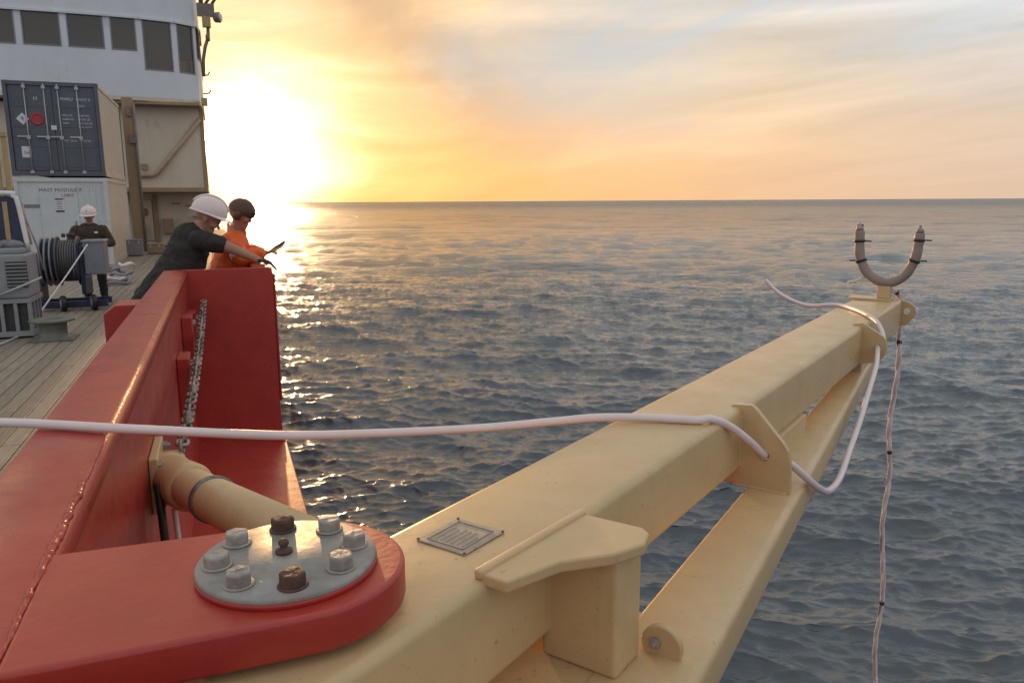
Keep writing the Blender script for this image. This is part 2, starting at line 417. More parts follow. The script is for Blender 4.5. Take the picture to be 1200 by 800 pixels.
    n1 = nz(.6, 1.2, 6.5, 5, 0.); n2 = nz(.45, 1.2, 1.7, 5, 3.); n3 = nz(.40, 1.2, .42, 5, 7.); n4 = nz(.30, 1.2, .10, 4, 5.); vfar = g.ramp(cdist, 150, 700)
    mid = g.ramp(cdist, 12, 45); farr = g.ramp(cdist, 60, 260)
    hgt = g.m('ADD', g.m('MULTIPLY', n1, .024),
              g.m('ADD', g.m('MULTIPLY', n2, g.m('MULTIPLY', mid, .26)), g.m('ADD', g.m('MULTIPLY', n3, g.m('MULTIPLY', farr, 2.6)), g.m('MULTIPLY', n4, g.m('MULTIPLY', vfar, 4.5)))))
    bp = g.n('ShaderNodeBump'); bp.inputs['Strength'].default_value = 1.; bp.inputs['Distance'].default_value = 1.
    g.put(bp.inputs['Height'], hgt); g.put(b.inputs['Normal'], bp.outputs[0])
    b.inputs['Base Color'].default_value = (.074, .087, .097, 1)
    g.put(b.inputs['Roughness'], g.ramp(cdist, 10, 900, .07, .24))
    g.put(b.inputs['IOR'], g.ramp(cdist, 50, 700, 1.5, 1.22))
    me.materials.append(m)
    o = bpy.data.objects.new('sea', me); COL.objects.link(o); struct(o)
build_sea()

# ------------------------------------------------------------------ ship: deck
DZ = 3.08        # deck
CZ = 4.428       # top of the bulwark cap
XI, XO = -.44, -.264     # inboard and outboard edge of the cap at the recess
XH = .385        # ship's side
YP = 6.6         # forward end of the boom recess

def build_deck():
    o = struct(MB().box((-9, -3, DZ-.25), (XO-.04, 60, DZ-.045)).build('deck', 'deck_caulk'))
    # wider deck forward of the recess
    struct(MB().box((XO-.04+.002, YP+.1, DZ-.25), (XH-.02, 60, DZ-.047)).build('deck_margin', 'deck_caulk'))
    w, gap, L = .132, .009, 5.4
    me = MB().box((0, 0, -.045), (w, L-.006, 0)).build('plank', 'plank_wood', o, bevel=.004, bseg=1)
    first = True; col = 0; x = XO-.06-w
    while x > -6.3:
        off = (col*2.13) % L
        y = -1.0-off
        while y < 34:
            if y+L > 2.0 and x < -.45 + 0*y:
                # planks the picture shows: left of the sight line past the bulwark
                if x < -.30*0 and (x > -.62*(y+L)+.2):
                    if first: p = me; first = False
                    else: p = me.copy(); COL.objects.link(p); p.parent = o
                    p.location = (x, y, DZ + random.uniform(-.0015, .0015))
            y += L
        x -= w+gap; col += 1
build_deck()

# ------------------------------------------------------------------ bulwark, hull side, boom recess
def build_bulwark():
    t = thing('bulwark', (XI, 0, DZ), 'red painted steel bulwark with flat cap running forward along the deck', 'bulwark')
    # cap with rounded outboard edge
    def cap(x0, x1, y0, y1, name='cap_rail'):
        r = .022; prof = [(x0, CZ-.05), (x0, CZ-.008), (x0+.008, CZ)]
        for k in range(6):
            a = math.pi/2*(1-k/5); prof.append((x1-r+r*math.cos(a), CZ-r+r*math.sin(a)))
        prof.append((x1, CZ-.05))
        n = 40; b = MB(); m = len(prof)
        vs = [(px, y0+(y1-y0)*i/n, pz + (.0014*mnoise.noise((px*7, (y0+(y1-y0)*i/n)*2.3, 1.)))) for i in range(n+1) for px, pz in prof]
        fs = [(i*m+j, i*m+(j+1) % m, (i+1)*m+(j+1) % m, (i+1)*m+j) for i in range(n) for j in range(m)]
        b.add(vs, fs, True); b.add(vs[:m], [tuple(range(m))]); b.add(vs[-m:], [tuple(range(m))])
        return b.build(name, 'red_paint', t)
    cap(XI, XO, -1.2, YP)
    wall = MB().box((XO-.035, -1.2, DZ-.3), (XO-.012, YP+.02, CZ-.03)).build('wall_plate', 'red_paint', t)
    # end panel of the recess
    pts = [(XO-.05, YP, CZ-.001), (XH-.03, YP, CZ-.001), (XH-.01, YP, CZ-.012), (XH, YP, CZ-.04)]
    pts += [(XH-.004, YP, 3.30), (XH, YP, 3.1), (XH+.01, YP, 2.6), (XO-.05, YP, 2.6)]
    MB().prism(pts, (0, .05, 0)).build('end_panel', 'red_paint', t, bevel=.006)
    # raised frame strip at the outboard edge of the panel
    MB().box((XH-.002, YP-.006, 3.3), (XH+.014, YP+.06, CZ-.06)).build('edge_strip', 'hull_red', t, bevel=.004)
    # sloping shelf at the bottom of the recess
    MB().prism([(XO-.02, YP+.01, 3.02), (XH+.03, YP+.01, 2.93), (XH+.03, YP+.01, 2.85), (XO-.02, YP+.01, 2.85)], (0, -7.8, 0)).build('recess_shelf', 'red_paint', t, bevel=.006)
    # bulwark forward of the recess follows the ship's side
    MB().box((XH-.16, YP+.052, CZ-.05), (XH, 40, CZ-.002)).build('cap_rail', 'red_paint', t, bevel=.01)
    MB().box((XH-.04, YP+.053, DZ-.3), (XH-.012, 40, CZ-.04)).build('wall_plate', 'red_paint', t)
    # inboard stay knee
    MB().prism([(-.62, 4.62, 4.10), (XI+.03, 4.62, 4.02), (XI+.03, 4.62, 4.405), (-.56, 4.62, 4.405), (-.62, 4.62, 4.36)], (0, .26, 0)).build('stay_knee', 'red_paint', t, bevel=.004)
    # stiffener plates bolted to the outboard face
    for y0, y1, z0, z1 in ((4.55, 4.78, 3.72, 4.10), (5.35, 5.56, 3.80, 4.22), (6.05, 6.2, 3.75, 4.16)):
        p = MB().box((XO-.011, y0, z0), (XO+.055, y1, z1)).build('stiffener_plate', 'red_paint', t, bevel=.006)
        for k in range(2):
            MB().lathe([(.012, 0), (.012, .012), (.006, .016)], (XO+.055, (y0+y1)/2+(.05 if k else -.05), z1-.05), (1, 0, 0), 6, smooth=False).build('bolt_head', 'bolt_zinc', p)
    # lumpy weld bead between cap and hinge bracket
    P = []; R = []
    for i in range(330):
        y = .45+i*.0048
        P.append((XO-.012+.0035*mnoise.noise((y*16, 0, 0))+.0015*mnoise.noise((y*70, 3, 0)), y, CZ-.0022+.0015*mnoise.noise((y*31, 4, 0))))
        fade = min(1, max(.45, (y-.70)*1.6))*(1 if y < 1.35 else max(.2, 1-(y-1.35)*1.3))
        R.append(max(.0012, .0072*fade*(1+.45*mnoise.noise((y*26, 9, 0))+.55*mnoise.noise((y*95, 2, 0)))))
    MB().tube(P, R, 8).build('weld_bead', 'red_paint', t)
    # hinge bracket: thick rounded plate with a second plate lower down
    cx, cy, r = .072, 1.094, .157
    def plate(z0, z1, name, r, mtl='red_paint', x0=XO-.010, b=.007):
        pts = [(x0, cy-r-.002, z0)]
        a0 = -math.pi/2+.18
        pts += [(cx-.05, cy-r, z0)]
        for k in range(49):
            a = a0+(math.pi-.36)*k/48; pts.append((cx+r*math.cos(a), cy+r*math.sin(a), z0))
        pts += [(cx-.05, cy+r, z0), (x0, cy+r+.012, z0)]
        return MB().prism(pts, (0, 0, z1-z0), smooth_sides=True).build(name, mtl, t, bevel=b, bseg=3)
    br = plate(CZ-.056, CZ+.001, 'hinge_bracket', r)
    plate(CZ-.47, CZ-.41, 'hinge_bracket', r*.96)
    MB().box((XO-.02, cy-.145, CZ-.41), (XO+.03, cy-.115, CZ-.057)).build('bracket_web', 'red_paint', t)
    MB().box((XO-.02, cy+.115, CZ-.41), (XO+.03, cy+.145, CZ-.057)).build('bracket_web', 'red_paint', t)
    # pin flange with eight bolts
    fx, fy = .060, 1.092; fz = CZ+.0012
    fl = MB().lathe([(.1265, 0), (.1265, .013), (.1235, .0165), (.0, .0165)], (fx, fy, fz), seg=64).build('pin_flange', 'steel_plate', br)
    sheet = MB().lathe([(.1278, 0), (.1278, .0085), (.1266, .009), (.1266, .0)], (fx, fy, fz-.0005), seg=64).build('paint_rim', 'red_paint', br)
    MB().lathe([(.0125, 0), (.0125, .004), (.006, .006), (.0055, .011), (.0075, .013), (.0075, .017), (.004, .021), (.0, .021)], (fx-.004, fy+.012, fz+.0165), seg=16).build('grease_nipple', 'bolt_rust', fl)
    for k in range(8):
        a = rad(22.5+45*k+22)
        bx, by = fx+.096*math.cos(a), fy+.096*math.sin(a)
        rusty = k in (1, 5)
        h = .0205 + random.uniform(-.0015, .0015)
        b = MB(); z = fz+.0165
        b.lathe([(.0208, 0), (.0208, .003), (.018, .0032)], (bx, by, z), seg=24)
        # hexagon head, corners rounded by paint
        rot = random.uniform(0, 1); hx = []
        for q in range(24):
            tt = 2*math.pi*q/24; c = abs(((tt-rot) % (math.pi/3))-math.pi/6)
            hx.append((tt, .0196/math.cos(math.pi/6-abs(math.pi/6-c)) if False else .0158/math.cos(c-0) if c < math.pi/6 else .0178))
        lv = ((.985, .003), (1.0, .005), (1.0, h-.004), (.95, h-.0008), (.82, h), (.0, h+.0003))
        vs = [(bx+rr*s*math.cos(tt), by+rr*s*math.sin(tt), z+hh+.0012*mnoise.noise((bx*90+math.cos(tt), by*90+math.sin(tt), hh*200))) for s, hh in lv for tt, rr in hx]
        fs = [(i*24+j, i*24+(j+1) % 24, (i+1)*24+(j+1) % 24, (i+1)*24+j) for i in range(5) for j in range(24)]
        b.add(vs, fs, False)
        o = b.build('bolt', 'bolt_rust' if rusty else 'bolt_zinc', fl, bevel=.0008, bseg=1)
        if rusty: o['label'] = 'dark rusty bolt head in the pin flange'
    return t
build_bulwark()

def build_hull():
    t = thing('hull_side', (XH, 0, 0), 'red ship hull side plating going down to the sea', 'hull')
    b = MB()
    prof = [(XH+.02, 2.85), (XH+.025, 2.4), (XH-.02, 1.0), (XH-.1, -1.5)]
    ys = [-8, 0, 8, 16, 26, 36, 42, 48]; dx = [0, 0, 0, 0, -.1, -.5, -1.6, -4.2]
    vs = [(x+d, y, z) for y, d in zip(ys, dx) for x, z in prof]; n = len(prof)
    b.add(vs, [(i*n+j, i*n+j+1, (i+1)*n+j+1, (i+1)*n+j) for i in range(len(ys)-1) for j in range(n-1)], True)
    b.build('side_plating', 'hull_red', t)
    b = MB().box((XH-.012, YP+.055, 2.3), (XH+.018, 30, DZ-.1)); b.build('sheer_strake', 'hull_red', t, bevel=.006)
build_hull()

# ------------------------------------------------------------------ the boom
AZ = rad(55.3)
BD = Vector((math.sin(AZ), math.cos(AZ), 0)); BN = Vector((math.cos(AZ), -math.sin(AZ), 0))
def B(s, q, z): return BD*s + BN*q + Vector((0, 0, z))
ZT = 4.358
def build_boom():
    t = thing('boom', B(.62, -.8, 3.6), 'long beige painted steel truss boom swung out over the water', 'boom')
    # top chord: box section with rounded corners, profile in (q, z)
    def rounded(q0, q1, z0, z1, rs):
        out = []
        for (cx, cz, sx, sz, r, a0) in ((q1, z1, -1, -1, rs[0], 90), (q1, z0, -1, 1, rs[1], 0), (q0, z0, 1, 1, rs[2], -90), (q0, z1, 1, -1, rs[3], 180)):
            for k in range(7):
                a = rad(a0-90*k/6); out.append((cx+sx*r+r*math.cos(a), cz+sz*r+r*math.sin(a)))
        return out
    def loft(sections, name, smooth=True, mtl='beige_paint', n_sub=1):
        """sections: list of (s, profile, zshift)"""
        b = MB(); m = len(sections[0][1]); vs = []
        for s, pr, dz in sections:
            for q, z in pr: vs.append(B(s, q, z+dz))
        b.add(vs, [(i*m+j, i*m+(j+1) % m, (i+1)*m+(j+1) % m, (i+1)*m+j) for i in range(len(sections)-1) for j in range(m)], smooth)
        b.add(vs[:m], [tuple(range(m))]); b.add(vs[-m:], [tuple(range(m))])
        o = b.build(name, mtl, t)
        return o
    pr = rounded(-.935, -.678, 4.168, ZT, (.020, .018, .018, .022))
    loft([(s, pr, 0) for s in np.linspace(.50, 5.08, 12)], 'top_chord')
    # root: cross plate joining both beams, box below the hinge
    MB().prism([B(.50, -.93, 4.10), B(1.34, -.93, 4.10), B(1.34, -.47, 4.10), B(1.10, -.43, 4.10), B(.50, -.40, 4.10)], (0, 0, .022)).build('root_plate', 'beige_paint', t, bevel=.004)
    pr3 = rounded(-.92, -.45, 3.55, 4.099, (.012, .012, .012, .012))
    loft([(.5, pr3, 0), (1.02, pr3, 0)], 'root_box')
    # hinge lug between the red plates
    pts = [B(.55, -.93, 4.362)]
    b = MB().lathe([(.11, 0), (.12, .006), (.12, .29), (.11, .298)], (.066, 1.092, 4.065), seg=40); b.build('hinge_barrel', 'beige_paint', t)
    # post with stop plate
    MB().prism([B(1.10, -.70, 4.1225), B(1.198, -.70, 4.1225), B(1.198, -.546, 4.1225), B(1.10, -.546, 4.1225)], (0, 0, .2232)).build('post', 'beige_paint', t, bevel=.008, bseg=3)
    w = [(.905, -.694), (.905, -.640), (1.012, -.606), (1.085, -.545), (1.15, -.519), (1.195, -.532), (1.21, -.552), (1.205, -.676)]
    MB().prism([B(s, q, 4.346) for s, q in w], (0, 0, .022)).build('stop_plate', 'beige_paint', t, bevel=.005, bseg=3)
    MB().prism([B(.90, -.702, 4.357), B(1.21, -.684, 4.357), B(1.21, -.666, 4.357), B(.90, -.684, 4.357)], (0, 0, .018)).build('stop_plate_rib', 'beige_paint', t, bevel=.006, bseg=3)
    # side chord: second beam splayed out beside and below the top chord, joining it at the tip
    def lc(s):
        qr = -.425-.0845*(s-1.175); ql = -.612-.0565*(s-1.38)
        return rounded(ql, qr, 4.022, 4.1235, (.022, .014, .012, .010))
    loft([(s, lc(s), 0) for s in np.linspace(1.02, 4.7, 12)], 'side_chord')
    # webs between the chords
    MB().prism([B(2.30, -.82, 4.115), B(2.86, -.82, 4.115), B(2.86, -.664, 4.115), B(2.30, -.664, 4.115)], (0, 0, .06)).build('web_post', 'beige_paint', t, bevel=.004)
    MB().prism([B(3.96, -.74, 4.10), B(4.5, -.74, 4.10), B(4.5, -.700, 4.10), B(3.96, -.680, 4.10)], (0, 0, .09)).build('web_post', 'beige_paint', t, bevel=.004)
    def eye(s, poly, hole, hr, name='pad_eye', th=.02):
        """transverse plate with a round hole (q, z coordinates)"""
        n = 24; hv = [(hole[0]+hr*math.cos(2*math.pi*k/n), hole[1]+hr*math.sin(2*math.pi*k/n)) for k in range(n)]
        # outer boundary sampled by angle so a ring can be stitched
        def cast(a):
            dx, dz = math.cos(a), math.sin(a); best = 9
            for i in range(len(poly)):
                (x1, z1), (x2, z2) = poly[i], poly[(i+1) % len(poly)]
                ex, ez = x2-x1, z2-z1; den = dx*ez-dz*ex
                if abs(den) < 1e-9: continue
                tt = ((x1-hole[0])*ez-(z1-hole[1])*ex)/den; uu = ((x1-hole[0])*dz-(z1-hole[1])*dx)/den
                if tt > 0 and -1e-6 <= uu <= 1+1e-6: best = min(best, tt)
            return best
        angs = sorted(set([2*math.pi*k/48 for k in range(48)] + [math.atan2(z-hole[1], x-hole[0]) % (2*math.pi) for x, z in poly]))
        inner = [(hole[0]+hr*math.cos(a), hole[1]+hr*math.sin(a)) for a in angs]
        outer = [(hole[0]+cast(a)*math.cos(a), hole[1]+cast(a)*math.sin(a)) for a in angs]
        m = len(angs); b = MB(); vs = []
        for sh in (s, s+th):
            vs += [B(sh, *p) for p in inner] + [B(sh, *p) for p in outer]
        fs = []
        for k in range(m):
            j = (k+1) % m
            fs += [(k, j, m+j, m+k), (2*m+k, 3*m+k, 3*m+j, 2*m+j), (k, 2*m+k, 2*m+j, j), (m+k, m+j, 3*m+j, 3*m+k)]
        b.add(vs, fs); return b.build(name, 'beige_paint', t)
    eye(2.15, [(-.72, 4.1245), (-.72, 4.352), (-.705, 4.364), (-.652, 4.369), (-.635, 4.355), (-.555, 4.268), (-.543, 4.248), (-.535, 4.212), (-.532, 4.1245)], (-.610, 4.225), .0165)
    eye(3.90, [(-.72, 4.17), (-.72, 4.366), (-.678, 4.372), (-.588, 4.318), (-.573, 4.300), (-.566, 4.265), (-.575, 4.225), (-.60, 4.19)], (-.606, 4.262), .016)
    eye(5.094, [(-.80, 4.18), (-.80, 4.352), (-.70, 4.356), (-.640, 4.342), (-.608, 4.318), (-.598, 4.285), (-.606, 4.255), (-.63, 4.225), (-.68, 4.19)], (-.648, 4.288), .018)
    # root lug with pin
    lug = MB().lathe([(.037, 0), (.040, .003), (.040, .012), (.037, .015)], B(1.215, -.512, 4.142), BD, 28).build('lower_lug', 'beige_paint', t)
    MB().lathe([(.011, 0), (.011, .008), (.006, .010), (.006, .016), (.002, .017)], B(1.215, -.522, 4.148), -BD, 6, smooth=False).build('lug_bolt', 'bolt_zinc', lug)
    # rating plate screwed to the top
    rp = MB().prism([B(.952, -.868, ZT+.0005), B(1.066, -.864, ZT+.0005), B(1.066, -.757, ZT+.0005), B(.952, -.760, ZT+.0005)], (0, 0, .0035)).build('rating_plate', 'plate_grey', t, bevel=.001, bseg=1)
    rp['label'] = 'small grey rectangular rating plate'
    for s0, s1, q0, q1 in ((.964, 1.054, -.853, -.851), (.964, 1.054, -.775, -.773), (.964, .966, -.853, -.773), (1.052, 1.054, -.853, -.773)):
        MB().prism([B(s0, q0, ZT+.004), B(s1, q0, ZT+.004), B(s1, q1, ZT+.004), B(s0, q1, ZT+.004)], (0, 0, .0012)).build('plate_border', 'plate_ink', rp)
    for k in range(6):
        q = -.842+.012*k; s1 = 1.046-random.uniform(0, .03)
        MB().prism([B(.972, q, ZT+.004), B(s1, q, ZT+.004), B(s1, q+.0016, ZT+.004), B(.972, q+.0016, ZT+.004)], (0, 0, .0008)).build('plate_line', 'plate_faint', rp)
    for s, q in ((.955, -.866), (1.063, -.862), (1.063, -.759), (.955, -.762)):
        MB().lathe([(.0028, 0), (.0028, .0015), (.0015, .002)], B(s, q, ZT+.004), seg=10).build('screw', 'bolt_rust', rp)
    # weld seams
    def seam(pts, r=.004):
        P = spline(pts, 14); MB().tube(P, [r*(1+.5*mnoise.noise((i*.9, r*900, 0))) for i in range(len(P))], 6).build('weld_seam', 'beige_paint', t)
    seam([B(2.149, -.679, 4.335), B(2.149, -.679, 4.18)]); seam([B(2.149, -.70, 4.125), B(2.149, -.54, 4.125)])
    # end cap plate
    MB().prism([B(5.081, -.925, 4.18), B(5.081, -.69, 4.18), B(5.081, -.69, 4.335), B(5.081, -.705, 4.350), B(5.081, -.925, 4.350)], BD*.012).build('end_plate', 'beige_paint', t)
build_boom()

# hydraulic strut between bulwark and boom
def build_strut():
    A = Vector((-.235, 2.86, 4.0)); E = B(.93, -.905, 4.262)
    ax = (E-A).normalized()
    t = thing('boom_strut', (A.x, A.y, A.z), 'beige tubular strut from the bulwark wall to the boom root', 'strut')
    L = (E-A).length
    MB().lathe([(.062, -.02), (.064, 0), (.064, L*.98)], A, ax, 40).build('barrel', 'beige_paint', t)
    MB().lathe([(.070, .05), (.079, .058), (.079, .30), (.072, .325), (.064, .33)], A, ax, 40).build('end_sleeve', 'beige_paint', t)
    MB().lathe([(.066, .56), (.0705, .562), (.0705, .582), (.066, .584)], A, ax, 40).build('clamp_band', 'steel_grey', t)
    MB().lathe([(.062, -.03), (.078, -.028), (.084, -.01), (.084, .045), (.078, .055), (.06, .058)], A, ax, 36).build('end_head', 'beige_paint', t)
    fl = MB().box((XO-.011, 2.70, 3.92), (XO+.018, 2.98, 4.115)).build('wall_flange', 'beige_paint', t, bevel=.005)
    for y in (2.725, 2.955):
        for z in (3.95, 4.085):
            MB().lathe([(.016, 0), (.016, .012), (.009, .014), (.009, .024)], (XO+.018, y, z), (1, 0, 0), 6, smooth=False).build('nut', 'bolt_zinc', fl)
    for dz in (-.052, .052):
        MB().prism([(XO+.01, 2.80, 4.0+dz), (XO+.01, 2.95, 4.0+dz), (-.19, 2.93, 4.0+dz), (-.17, 2.86, 4.0+dz), (-.19, 2.80, 4.0+dz)], (0, 0, .016)).build('clevis_plate', 'beige_paint', t)
build_strut()

def hose(name, pts, r, m, label, cat, group=None, n=12, seg=12):
    P = spline(pts, n); b = MB().tube(P, r, seg)
    o = b.build(name, m, loc=tuple(P[0])); return tag(o, label, cat, group)
hose('hydraulic_hose', [(-.245, 2.62, 4.06), (-.232, 2.56, 3.86), (-.225, 2.50, 3.60), (-.22, 2.45, 3.3), (-.20, 2.40, 3.05)], .013, 'rubber', 'black hose hanging down the red wall below the strut flange', 'hose')
hose('hydraulic_hose', [(-.205, 2.66, 3.95), (-.19, 2.58, 3.75), (-.18, 2.50, 3.5), (-.17, 2.44, 3.05)], .009, 'hose_pink', 'thin pale hose hanging beside the black one below the strut', 'hose')
hose('hydraulic_hose', [(-.21, 1.95, 3.78), (-.12, 1.98, 3.88), (-.03, 2.02, 3.95), (.04, 1.95, 3.93), (.07, 1.80, 3.82), (.05, 1.70, 3.6)], .016, 'rubber', 'black hose arching up under the beige strut behind the hinge bracket', 'hose')
hose('hydraulic_hose', [(-.20, 1.72, 3.72), (-.13, 1.76, 3.83), (-.06, 1.82, 3.90), (-.0, 1.84, 3.86), (.03, 1.76, 3.7)], .011, 'rubber', 'thinner black hose curling lowest below the strut by the bracket', 'hose')

# chain along the recess wall
def build_chain():
    t = thing('chain', (-.17, 6.3, 4.1), 'grey steel chain stretched along the red recess wall to the strut', 'chain')
    a, c = Vector((-.158, 6.52, 4.19)), Vector((-.185, 2.92, 4.075)); n = 58
    proto = None
    for i in range(n):
        f = (i+.5)/n; p = a.lerp(c, f); p.z -= .22*4*f*(1-f)*.35
        f2 = f+.01; p2 = a.lerp(c, f2); p2.z -= .22*4*f2*(1-f2)*.35
        d = (p2-p).normalized()
        if proto is None:
            pts = []
            for k in range(16):
                th = 2*math.pi*k/16; pts.append((.022*math.cos(th)+(.020 if math.cos(th) > 0 else -.020), .019*math.sin(th), 0))
            proto = MB().tube(pts, .0072, 7, closed=True).build('chain_link', 'chain_steel', None, loc=(0, 0, 0)); proto.parent = t; o = proto
        else:
            o = proto.copy(); COL.objects.link(o); o.parent = t
        o.location = p - t.location
        q = d.to_track_quat('X', 'Z'); o.rotation_mode = 'QUATERNION'
        from mathutils import Quaternion
        o.rotation_quaternion = q @ Quaternion((1, 0, 0), rad(90*(i % 2)+random.uniform(-12, 12)))
    for f in (.30, .52, .70, .86):
        p = a.lerp(c, f); p.z -= .22*4*f*(1-f)*.35
        MB().lathe([(.008, -.09), (.016, -.07), (.019, -.05), (.019, .05), (.016, .07), (.008, .09)], p, (c-a), 12).build('turnbuckle', random.choice(['steel_grey', 'chain_steel']), t)
build_chain()

# ------------------------------------------------------------------ lines on the boom
hp = [(-2.2, 2.9, 4.30), (-1.35, 2.45, 4.40), (-.80, 2.21, 4.435), (-.518, 2.071, 4.441), (-.401, 2.009, 4.4405), (-.265, 1.925, 4.4405), (-.13, 1.903, 4.424), (.117, 1.882, 4.391),
      (.353, 1.859, 4.377), (.60, 1.838, 4.368), (.80, 1.83, 4.366), (.925, 1.805, 4.371), (1.054, 1.754, 4.3705), (1.16, 1.69, 4.369), B(1.945, -.698, 4.3705), B(2.02, -.667, 4.335), B(2.09, -.633, 4.280), B(2.145, -.610, 4.232), B(2.18, -.604, 4.222),
      B(2.21, -.550, 4.195), B(2.27, -.515, 4.14), B(2.36, -.500, 4.085), B(2.50, -.498, 4.03), B(2.70, -.505, 4.01), B(2.95, -.525, 4.035), B(3.2, -.54, 4.085), B(3.45, -.557, 4.15), B(3.70, -.575, 4.215), B(3.88, -.602, 4.258), B(3.93, -.603, 4.266),
      B(3.99, -.60, 4.30), B(4.07, -.64, 4.352), B(4.18, -.705, 4.3705), B(4.38, -.80, 4.3695), B(4.52, -.90, 4.369), B(4.58, -.99, 4.36), B(4.6, -1.06, 4.348), B(4.6, -1.133, 4.352), B(4.6, -1.258, 4.401), B(4.6, -1.352, 4.481)]
hose('line_hose', hp, .0112, 'hose_pink', 'pale pink hose line from the bulwark through the boom eyes, free end in the air', 'hose', n=8)

# rope mesh with twisted strands
def rope(name, pts, r, mats, label, cat, turns=14.):
    P = spline(pts, 26); b = MB(); L = 0; acc = [0]
    for i in range(1, len(P)): L += (P[i]-P[i-1]).length; acc.append(L)
    t = thing(name, tuple(P[0]), label, cat)
    for k in range(3):
        Q = []
        for i, p in enumerate(P):
            tg = (P[min(i+1, len(P)-1)]-P[max(i-1, 0)]).normalized(); x = tg.cross(Vector((.3, 1, .2))).normalized(); y = tg.cross(x)
            a = acc[i]*turns+2*math.pi*k/3; Q.append(p+(x*math.cos(a)+y*math.sin(a))*r*.52)
        MB().tube(Q, r*.56, 6).build('strand', mats[k], t)
    for f in (.085, .29, .47, .66):
        i = int(f*(len(P)-2)); MB().lathe([(r*.9, -.012), (r*1.1, -.009), (r*1.1, .009), (r*.9, .012)], P[i], P[i+1]-P[i], 10).build('whipping', 'glove_dark', t)
    return t
mat('rope_pale', (.72, .60, .56), .75, var=.15, vscale=14, bump=.001, bscale=300)
mat('rope_mid', (.58, .47, .45), .75, var=.5, vscale=5)
rope('hanging_rope', [B(5.02, -.76, 4.425), B(5.06, -.715, 4.405), B(5.12, -.70, 4.37), B(5.135, -.688, 4.28), B(5.13, -.68, 4.1), B(5.14, -.675, 3.9), B(5.13, -.695, 3.55), B(5.15, -.672, 3.25), B(5.13, -.685, 2.9), B(5.15, -.652, 2.45), B(5.14, -.668, 2.05), B(5.14, -.640, 1.7), B(5.15, -.645, 1.2), B(5.15, -.64, .3), B(5.15, -.64, -.6)],
     .0145, ('rope_pale', 'rope_pale', 'rope_mid'), 'pale twisted rope hanging from the boom tip down to the sea', 'rope')

# forked cradle at the tip
def build_fork():
    t = thing('fork_cradle', B(4.98, -.775, ZT), 'U-shaped padded fork cradle standing on the boom tip', 'cradle')
    s = 5.0
    pts = [(-.926, 4.765), (-.922, 4.69), (-.914, 4.615), (-.878, 4.530), (-.82, 4.480), (-.753, 4.462), (-.695, 4.482), (-.650, 4.530), (-.617, 4.61), (-.607, 4.69), (-.604, 4.755)]
    P = spline([B(s, q, z) for q, z in pts], 6)
    MB().tube(P, [.0275+.001*math.sin(i*.8) for i in range(len(P))], 16).build('fork_tube', 'pad_grey', t)
    for q, z, dq in ((-.926, 4.765, 1), (-.604, 4.755, -1)):
        MB().lathe([(.021, 0), (.021, .02), (.012, .028), (.008, .03), (.008, .045)], B(s, q, z), (0, 0, 1), 12).build('end_plug', 'bolt_zinc', t)
    MB().tube([B(s, -.94, 4.798), B(s, -.925, 4.785), B(s, -.908, 4.80)], .006, 6).build('wire_tail', 'rubber', t)
    for i, tail in ((5, 1), (14, -1), (47, 1), (56, 1)):
        d = (P[i+1]-P[i-1]).normalized()
        b = MB().lathe([(.028, -.008), (.032, -.007), (.032, .007), (.028, .008)], P[i], d, 16)
        side = BN*tail
        b.bar(P[i]+side*.033, P[i]+side*.066, .008, .008); b.build('cable_tie', 'rubber', t)
    MB().prism([B(4.93, -.955, ZT+.001), B(5.07, -.955, ZT+.001), B(5.07, -.72, ZT+.001), B(4.93, -.72, ZT+.001)], (0, 0, .012)).build('foot_plate', 'beige_paint', t, bevel=.002)
    MB().prism([B(4.965, -.80, ZT+.0135), B(5.035, -.80, ZT+.0135), B(5.035, -.73, ZT+.0135), B(4.965, -.73, ZT+.0135)], (0, 0, .072)).build('foot_post', 'beige_paint', t, bevel=.003)
    MB().tube([B(4.97, -.965, 4.455), B(4.99, -.93, 4.462), B(5.0, -.88, 4.49)], .009, 8).build('lashing_end', 'rope_pale', t)
mat('pad_grey', (.29, .225, .185), .6, var=.12, vscale=14, dirt=(.26, .19, .16), dscale=16, damt=.5, bump=.002, bscale=50)
build_fork()

